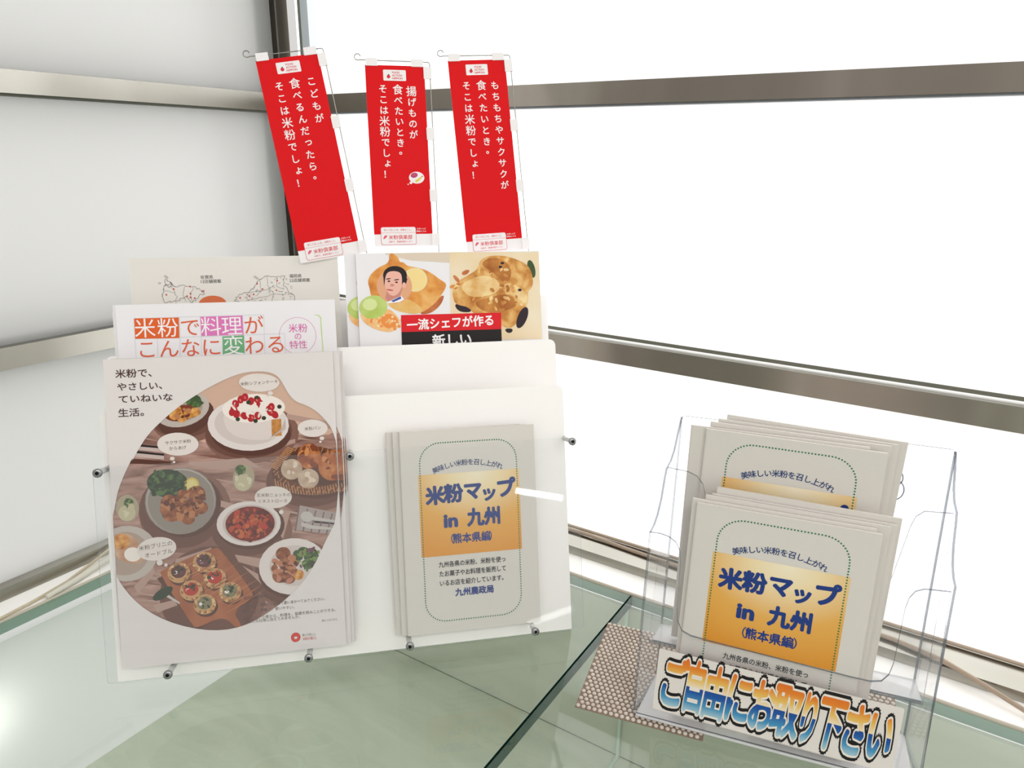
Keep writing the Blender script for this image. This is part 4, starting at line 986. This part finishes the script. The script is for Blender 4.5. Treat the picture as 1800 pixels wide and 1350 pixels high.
# rear tier, left: map leaflet
MP = sheet('leaflet', 'grey-white leaflet with two outline prefecture maps, behind the recipe leaflets', 'leaflet', rk(.0115, -.0450, -.058), .2075, .298, .0008, [MATS['paper_map']])
P_ = Print(); P_.run(MAPTXT)
rng = random.Random(3)
def jag(pts, wd=.32, closed=True, amp=1.1, sub=6, mat='ink3'):
    q = []
    n = len(pts)
    for i in range(n if closed else n - 1):
        a, b = pts[i], pts[(i + 1) % n]
        for k in range(sub):
            t = k / sub; q.append((a[0] + (b[0] - a[0]) * t + rng.uniform(-amp, amp) * (k > 0), a[1] + (b[1] - a[1]) * t + rng.uniform(-amp, amp) * (k > 0)))
    if closed: q.append(q[0])
    for a, b in zip(q, q[1:]):
        dx, dy = b[0] - a[0], b[1] - a[1]; l = math.hypot(dx, dy) or 1; nx, ny = -dy / l * wd / 2, dx / l * wd / 2
        P_.p(mat, 2, [(a[0] + nx, a[1] + ny), (a[0] - nx, a[1] - ny), (b[0] - nx, b[1] - ny), (b[0] + nx, b[1] + ny)])
for l in MAPLINES: jag(l)
for l in MAPINNER: jag(l, .22, False, .8, 5)
for x, y in [(-76, 272), (-70, 279), (-68.5, 277.5), (18, 276.5), (20, 275)]: jag(ell(x, y, 1.2, .9, 0, 5), .25, True, .2, 2)
for x, y in MAPDOTS: P_.e('logo_red', 3, x, y, .85, .85, 0, 8)
for k in range(70):
    x = rng.uniform(4, 54); y = rng.uniform(250, 275)
    if y < 255 + .5 * x: P_.p('ink3', 3, [(x, y), (x + rng.uniform(.8, 2), y), (x + 1.4, y + .3), (x, y + .35)])
P_.build('printed_map', MP)

# rear tier, right: chef brochures
BR = sheet('brochure', 'front chef brochure with pastry and fried chicken photos and red title bar', 'brochure', rk(.2345, -.0450, -.0465), .2005, .298, .0012, [MATS['paper_white']], 'chef brochures in the rear tier')
P_ = Print(clip=(-100.2, .2, 100.2, 297.8)); P_.run(BROCHURE, ('pastry', 'pastry_d', 'pastry_l', 'chicken', 'chicken_l', 'chicken_d', 'sorbet', 'skin', 'eggplant'))
rg = random.Random(5)
P_.blobs(('chicken_d', 'chicken_l', 'chicken', 'chicken'), 6.5, 58, 264, 20, 14, 26, 1.2, 3.6, rg, .6); P_.blobs(('chicken_l', 'chicken', 'chicken_d', 'chicken'), 6.5, 60, 242, 20, 9, 18, 1.2, 3.6, rg, .6)
P_.blobs(('pastry_d', 'pastry_l', 'pastry'), 3.6, 22, 264, 22, 18, 22, 1.6, 5, rg, .45); P_.blobs(('sorbet', 'sorbet_l', 'sorbet_d'), 5.6, -72, 224, 18, 9, 30, .8, 2.2, rg, .8)
P_.build('printed_cover', BR)
dup(BR, rk(.2222, -.0450, -.0492), 'second chef brochure, its left edge with half a melon ball showing')

# map booklets (same print in the rack and in the clear holder)
def booklet(label, group, mw, w=.1405, h=.2115, t=.0024):
    root = thing('booklet', label, 'booklet', mw, group)
    m = MB()
    prof = [(-w / 2, -t * .5), (-w / 2 + t * .18, -t * .12), (-w / 2 + t * .6, 0), (w / 2, 0), (w / 2, -t * .3), (w / 2 - .0012, -t * .36), (w / 2 - .0012, -t * .64), (w / 2, -t * .7), (w / 2, -t), (-w / 2 + t * .6, -t), (-w / 2 + t * .18, -t * .88)]
    m.prism(prof, 0, h, xf=lambda a, b, c: (a, c, b)); m.build('folded_pages', MATS['paper_grey'], root, recalc=True)
    p = Print(); sx = w / .1405; 
    X = lambda x: x * sx
    p.p('cover_orange', 0, [(X(-52.5), 80.5), (X(53), 80.5), (X(53), 166), (X(-52.5), 166)])
    ring = rrect(-50.5, 12, 50.5, 198, 21, 8); ring.append(ring[0]); d = 0.0; nxt = 0.0
    for (ax, ay), (bx, by) in zip(ring, ring[1:]):
        l = math.hypot(bx - ax, by - ay)
        while nxt <= d + l:
            t_ = (nxt - d) / l; x, y = ax + (bx - ax) * t_, ay + (by - ay) * t_
            p.p('dot_green', 1, [(X(x - .62), y - .62), (X(x + .62), y - .62), (X(x + .62), y + .62), (X(x - .62), y + .62)]); nxt += 2.55
        d += l
    s_ = '美味しい米粉を召し上がれ'
    for k, ch in enumerate(s_):
        a = (k - (len(s_) - 1) / 2) * 3.9
        p.t('navy_small', 2, ch, X(92 * sin(R(a)) - 1), 84.5 + 92 * cos(R(a)), 6.8, -a, .014)
    for ch, x, y, sz, rt in (('米', -36, 144, 20, 2), ('粉', -17, 145, 20, 1), ('マ', 3, 146.5, 20, 1), ('ッ', 20, 143, 18, -4), ('プ', 38, 147, 21, 4)):
        p.t('navy', 2, ch, X(x), y, sz, rt, .05)
    p.t('navy', 2, 'in', X(-21), 117.5, 19, 0, .05, 15); p.t('navy', 2, '九州', X(14), 118.5, 19.5, 0, .05, 36)
    p.t('navy', 2, '（', X(-23.5), 97.5, 11, 0, .01); p.t('navy', 2, '熊本県編', 0, 97.5, 11, 0, .03, 40); p.t('navy', 2, '）', X(23.5), 97.5, 11, 0, .01)
    for k, ln in enumerate(('九州各県の米粉、米粉を使っ', 'たお菓子やお料理を販売して', 'いるお店を紹介しています。')):
        p.t('text_black', 2, ln, 0, 71.5 - 9.8 * k, 6.4, 0, .022, 71)
    p.t('navy', 2, '九州農政局', 1, 41, 8.6, 0, .04, 41)
    p.build('printed_cover', root)
    return root
GB = 'map booklets in the rack'
BK = booklet('front map booklet in the white rack, behind the clear panel right of the flyers', GB, rk(.2382, -.1466, .0055, -.2))
dup(BK, rk(.2322, -.1466, .0022, 0), 'second map booklet in the white rack, left edge showing beside the front one')
dup(BK, rk(.2268, -.1466, -.0012, .3), 'rearmost map booklet in the white rack, against the board')

# ------------------------------------------------------------------ mini banners on wire poles
def banner(label, mw, cols, extra=None, flip=0):
    """red banner 62 x 180 mm with white tail; origin at the lower end of its pole"""
    root = thing('mini_banner', label, 'banner', mw, 'mini banners behind the rack')
    W, H, TL = BW, BH, 13.0
    x0, y0 = -W - 6.0, POLE                          # cloth left edge and lower edge, mm, pole is x = 0
    m = MB()
    m.box(x0 * .001, (x0 + W) * .001, y0 * .001, (y0 + H + TL) * .001, -.0004, 0); m.build('banner_cloth', MATS['banner_white'], root)
    p = Print()
    yr = y0 + TL                                     # red field starts here
    p.p('banner_red', 0, [(x0, yr), (x0 + W, yr), (x0 + W, yr + H), (x0, yr + H)])
    top = yr + H
    lx = x0 + W * .49; ly = top - 10.5
    p.p('banner_white', 2, rrect(lx - 12.2, ly - 5.8, lx + 12.2, ly + 5.8, 1, 3)); p.e('red_ink', 3, lx - 6.6, ly - 1.5, 1.9, 1.9); p.e('dark_green', 3, lx - 6.4, ly + .7, .8, .5)
    for k, s in enumerate(('FOOD', 'ACTION', 'NIPPON')): p.t('red_ink', 3, s, lx + (1.5, 2.6, 2.8)[k], ly + 3.1 - 3.1 * k, 2.9, 0, .02, (8, 10.5, 11)[k])
    for fx_, st, y_, step in cols:
        for k, ch in enumerate(st):
            big = ch in '食米粉揚'
            dx, dy = (2.6, 3.0) if ch == '。' else ((1.0, 1.0) if ch in 'っょャッ' else (0, 0))
            p.t('banner_white', 2, ch, x0 + W * fx_ + dx, top - y_ - step * k + dy, 11.6 if big else 9.6, 0, .010 if big else .017)
    bx0, bx1 = x0 + W * .12, x0 + W * .71
    p.p('pink_line', 2, rrect(bx0 - .4, yr - 11.4, bx1 + .4, yr + 7.9, 2.2, 4)); p.p('banner_white', 3, rrect(bx0, yr - 11.0, bx1, yr + 7.5, 2, 4))
    p.p('pink_line', 4, [(bx0, yr + 1.4), (bx1, yr + 1.4), (bx1, yr + 1.7), (bx0, yr + 1.7)])
    p.t('pink_line', 4, '知ってほしいを、米粉のこと。', (bx0 + bx1) / 2, yr + 4.6, 2.6, 0, .01, 31)
    p.t('red_ink', 4, '米粉倶楽部', (bx0 + bx1) / 2 + 2, yr - 3.3, 5.2, 0, .01, 26)
    p.p('pink_line', 4, ell(bx0 + 3.6, yr - 3.2, 1.0, 2.3, -28)); p.p('pink_line', 4, ell(bx0 + 5.2, yr - 2.6, .7, 2.0, -34))
    p.t('pink_line', 4, '米粉で、家庭料理すくすく', (bx0 + bx1) / 2 + 2, yr - 8.2, 2.3, 0, .01, 26)
    p.t('banner_white', 2, 'お米レシピ', bx1 + 6.3, yr + 5.6, 2.0, 0, .01, 10); p.t('banner_white', 2, '情報はこちら', bx1 + 6.3, yr + 2.8, 2.0, 0, .01, 11)
    if extra: extra(p, x0, yr, W)
    o = p.build('printed_design', root)
    ztop = top + 4.5                                 # wire height
    for k, (x, y, w, h) in enumerate(((x0 + 1, top - 1, 12.5, 8), (x0 + W - 14, top - 1, 13, 8))):
        m = MB(); m.box(x * .001, (x + w) * .001, y * .001, (y + h) * .001, -.0012, .0012); m.build('loop_tab', MATS['banner_white'], root)
    for y in (top - 13.5, top - 79, top - 146, yr - 12.8):
        m = MB(); m.box((x0 + W - 1) * .001, .0016, y * .001, (y + 13) * .001, -.0012, .0012); m.build('loop_tab', MATS['banner_white'], root)
    pts = [(0, .0006, 0), (0, (ztop - 2) * .001, 0), (-.0005, (ztop - .6) * .001, 0), (-.002, ztop * .001, 0), (x0 * .001 - .004, (ztop + .6) * .001, 0)]
    lx0, ly0 = x0 * .001 - .0075, (ztop + 3.0) * .001
    for k in range(11):
        a = R(-60 - 30 * k); pts.append((lx0 + .0032 * cos(a), ly0 + .0030 * sin(a), .0003 * k))
    m = MB(); m.tube(pts, .00055, 8); m.build('wire_pole', WIRE, root)
    return root
def bubble_art(p, x0, yr, W):
    cx, cy = x0 + W * .775, yr + 61
    p.p('banner_white', 2, smooth_poly(ell(cx, cy, 8.6, 6.6, 0, 12), 1)); p.e('banner_white', 2, cx - 6.6, cy - 5.6, 1.6, 1.3); p.e('banner_white', 2, cx - 9.6, cy - 7.2, .7, .7)
    p.e('steak', 3, cx - 2.6, cy + 2.6, 3.9, 2.7, 15); p.e('lip', 4, cx - 2.4, cy + 2.8, 1.6, 1.0, 15)
    p.p('yellow', 3, smooth_poly([(cx - 2, cy - 4.6), (cx + .2, cy - 5.2), (cx + 3.4, cy - 2.4), (cx + 6, cy + .6), (cx + 4.2, cy + 1.0), (cx + 1.6, cy - 1.2), (cx - 1.6, cy - 3)], 1)); p.p('logo_red', 3, [(cx + 5.2, cy + .2), (cx + 7.2, cy + 1.6), (cx + 5.4, cy + 2.0)])
POLE, BW, BH = 304.0, 64.0, 199.0
banner('leftmost red mini banner, leaning left, first line about children eating', rk(.1945, -.0447, -.0540, 9.2),
       ((.80, 'こどもが', 27.5, 12.9), (.53, '食べるんだったら。', 27.5, 12.4), (.28, 'そこは米粉でしょ！', 28.5, 12.6)))
POLE, BW, BH = 307.0, 63.5, 181.0
banner('middle red mini banner, hanging straight, with a thought bubble of steak and shrimp', rk(.2262, -.0447, -.0605, .3),
       ((.76, '揚げものが', 27, 11.6), (.53, '食べたいとき。', 25.5, 11.4), (.28, 'そこは米粉でしょ！', 25.0, 11.4)), bubble_art)
POLE, BW, BH = 302.0, 64.0, 198.0
banner('rightmost red mini banner, leaning slightly left, with a long right-hand line of lettering', rk(.3440, -.0447, -.0605, 3.4),
       ((.78, 'もちもちやサクサクが', 28, 12.2), (.54, '食べたいとき。', 27.5, 12.3), (.28, 'そこは米粉でしょ！', 27.5, 12.2)))

# ------------------------------------------------------------------ clear booklet holder
HM = Matrix.Translation((.6778, -.2510, .7530)) @ Matrix.Rotation(YAW, 4, 'Z')
TI = R(6.0)
hp = lambda u, d, v: (u, d + v * sin(TI), v * cos(TI))
holder = thing('booklet_holder', 'clear plastic two-pocket booklet holder with a take-one sign on its front', 'booklet holder', HM @ Matrix.Translation((.119, .035, 0)))
HI = Matrix.Translation((-.119, -.035, 0))
def hb(m, name, mats, par=None):
    o = m.build(name, mats, par or holder, recalc=False); o.data.transform(HI); return o
TH = .0022
front = [(0.004, .0), (.0, .004), (.0010, .181), (.010, .1815), (.018, .1800), (.0245, .176), (.0285, .169), (.030, .158), (.031, .115), (.0325, .103), (.037, .0945), (.045, .0915), (.060, .0905), (.175, .0865), (.190, .0865), (.198, .089), (.2025, .096), (.2045, .107), (.206, .156), (.2075, .165), (.211, .1715), (.217, .1748), (.235, .1765), (.2385, .004), (.2345, 0)]
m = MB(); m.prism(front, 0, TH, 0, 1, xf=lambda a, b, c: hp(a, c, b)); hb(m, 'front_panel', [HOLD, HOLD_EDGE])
mid = [(.006, .056), (.0078, .2295), (.026, .2285), (.034, .2255), (.040, .219), (.0428, .210), (.0440, .195), (.0450, .155), (.0475, .143), (.053, .136), (.062, .1335), (.175, .1320), (.187, .1335), (.1935, .140), (.1965, .151), (.2060, .211), (.2085, .2195), (.214, .2250), (.2345, .2268), (.2370, .056)]
m = MB(); m.prism(mid, .030, .030 + TH, 0, 1, xf=lambda a, b, c: hp(a, c, b)); hb(m, 'middle_panel', [HOLD, HOLD_EDGE])
m = MB(); m.prism(rrect(.0120, .0, .2355, .2685, [.001, .001, .004, .004]), .060, .060 + TH, 0, 1, xf=lambda a, b, c: hp(a, c, b)); hb(m, 'back_plate', [HOLD, HOLD_EDGE])
side = [(0.0022, .004), (0.0022, .1805), (.010, .1835), (.017, .190), (.0235, .203), (.0275, .2215), (.0300, .2285), (.040, .2325), (.047, .240), (.0535, .256), (.058, .2655), (.0600, .2675), (.0600, .0005)]
for s, nm in ((0, 'side_wall'), (1, 'side_wall')):
    def sx(a, b, c, s=s):
        u0 = .0002 + .0120 * a / .06
        u = u0 + c if s == 0 else .2385 - .0030 * a / .06 - c
        return hp(u, a, b)
    m = MB(); m.prism(side, 0, .0020, 0, 1, xf=sx); hb(m, nm, [HOLD, HOLD_EDGE])
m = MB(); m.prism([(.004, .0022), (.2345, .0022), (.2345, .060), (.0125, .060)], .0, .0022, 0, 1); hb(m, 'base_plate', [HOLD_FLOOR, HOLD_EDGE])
m = MB(); m.tube([hp(.004, -.0003, .0016), hp(.12, -.0006, .0014), hp(.2345, -.0003, .0016)], .0013, 8); hb(m, 'front_edge_highlight', HOLD_FLOOR)  # added tube: the bottom edge's highlight put in as a whitish line
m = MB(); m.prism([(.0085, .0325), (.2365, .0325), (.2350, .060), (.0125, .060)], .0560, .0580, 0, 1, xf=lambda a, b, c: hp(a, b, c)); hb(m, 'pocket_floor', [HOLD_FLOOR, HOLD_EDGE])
m = MB(); ring = [(.192 + .0078 * cos(a), .2385 + .0078 * sin(a)) for a in [2 * pi * k / 24 for k in range(25)]]
m.tube([hp(u, .0590, v) for u, v in ring], .0006, 6); m.tube([hp(.192 + .010 * cos(a), .0590, .2280 + .010 * sin(a)) for a in [R(205 + 13.5 * k) for k in range(20)]], .0006, 6)
hb(m, 'hanging_hole', HOLD_EDGE)
# take-one sign taped to the front panel
SG = bpy.data.objects.new('take_one_sign', bpy.data.meshes.new('take_one_sign'))
m = MB(); m.prism(rrect(-.0990, -.0305, .0990, .0305, .0015), .0002, .0006, 0)
bpy.data.objects.remove(SG)
SGM = Matrix.Translation((-.119, -.035, 0)) @ Matrix.Translation(hp(.1180, -.0003, .0415)) @ Matrix.Rotation(R(90) - TI, 4, 'X') @ Matrix.Rotation(R(-1.0), 4, 'Z')
sg = m.build('take_one_sign', flat('sign_paper', (226, 219, 214), .5), holder); sg.matrix_basis = SGM
sg['label'] = 'cream take-one sign in outlined orange and blue lettering'
p = Print(z0=.00072, dz=.00010)
chars = 'ご自由にお取り下さい'
cw = [21, 17, 19, 20, 19, 21, 15, 19, 19, 18]
x = -94.0
for k, ch in enumerate(chars):
    c = x + cw[k] / 2; x += cw[k]
    for mat, lay, off in (('sign_black', 0, .135), ('sign_white', 1, .075), ('sign_ink', 2, .036)):
        p.t(mat, lay, ch, c, .8 + (1.0 if k % 2 else 0), 54, 0, off, None, .40 * cw[k] / 19, .06)
p.build('sign_lettering', sg)

def hbk(u, d, v, roll=0.0, lean=0.0): return HM @ Matrix.Translation(hp(u, d, v)) @ Matrix.Rotation(R(90) - TI - R(lean), 4, 'X') @ Matrix.Rotation(R(roll), 4, 'Z')
G1, G2 = 'map booklets in the front pocket of the clear holder', 'map booklets in the rear pocket of the clear holder'
HB = booklet('front map booklet in the lower front pocket of the clear holder', G1, hbk(.1085, .0066, .0042, -.6, .3), .1455, .2070, .0030)
for du, d, v, ro, lab in ((-.0035, .0105, .0060, -.4, 'second map booklet in the front pocket, its top edge just behind the front one'),
                          (.0050, .0143, .0085, -.9, 'third map booklet in the front pocket, fanned a little to the right'),
                          (.0105, .0181, .0090, -.8, 'fourth map booklet in the front pocket, right edge sticking out'),
                          (.0125, .0219, .0135, -1.1, 'rearmost map booklet in the front pocket, highest of its bundle')):
    dup(HB, hbk(.1085 + du, d, v, ro, .2), lab, G1)
for du, d, v, ro, lab in ((.0, .0365, .0600, -.4, 'front map booklet in the raised rear pocket, dotted frame and orange band showing'),
                          (-.0110, .0400, .0612, .3, 'map booklet in the rear pocket whose folded spine sticks out left'),
                          (.0020, .0440, .0640, -.6, 'third map booklet in the rear pocket, top edge above the front one'),
                          (.0060, .0480, .0655, -1.2, 'fourth map booklet in the rear pocket, upper right edge showing'),
                          (.0100, .0520, .0680, -2.0, 'rearmost and highest map booklet in the rear pocket, against the clear back')):
    dup(HB, hbk(.1085 + du, d, v, ro, .2), lab, G2)

bpy.data.objects.remove(_to, do_unlink=True)
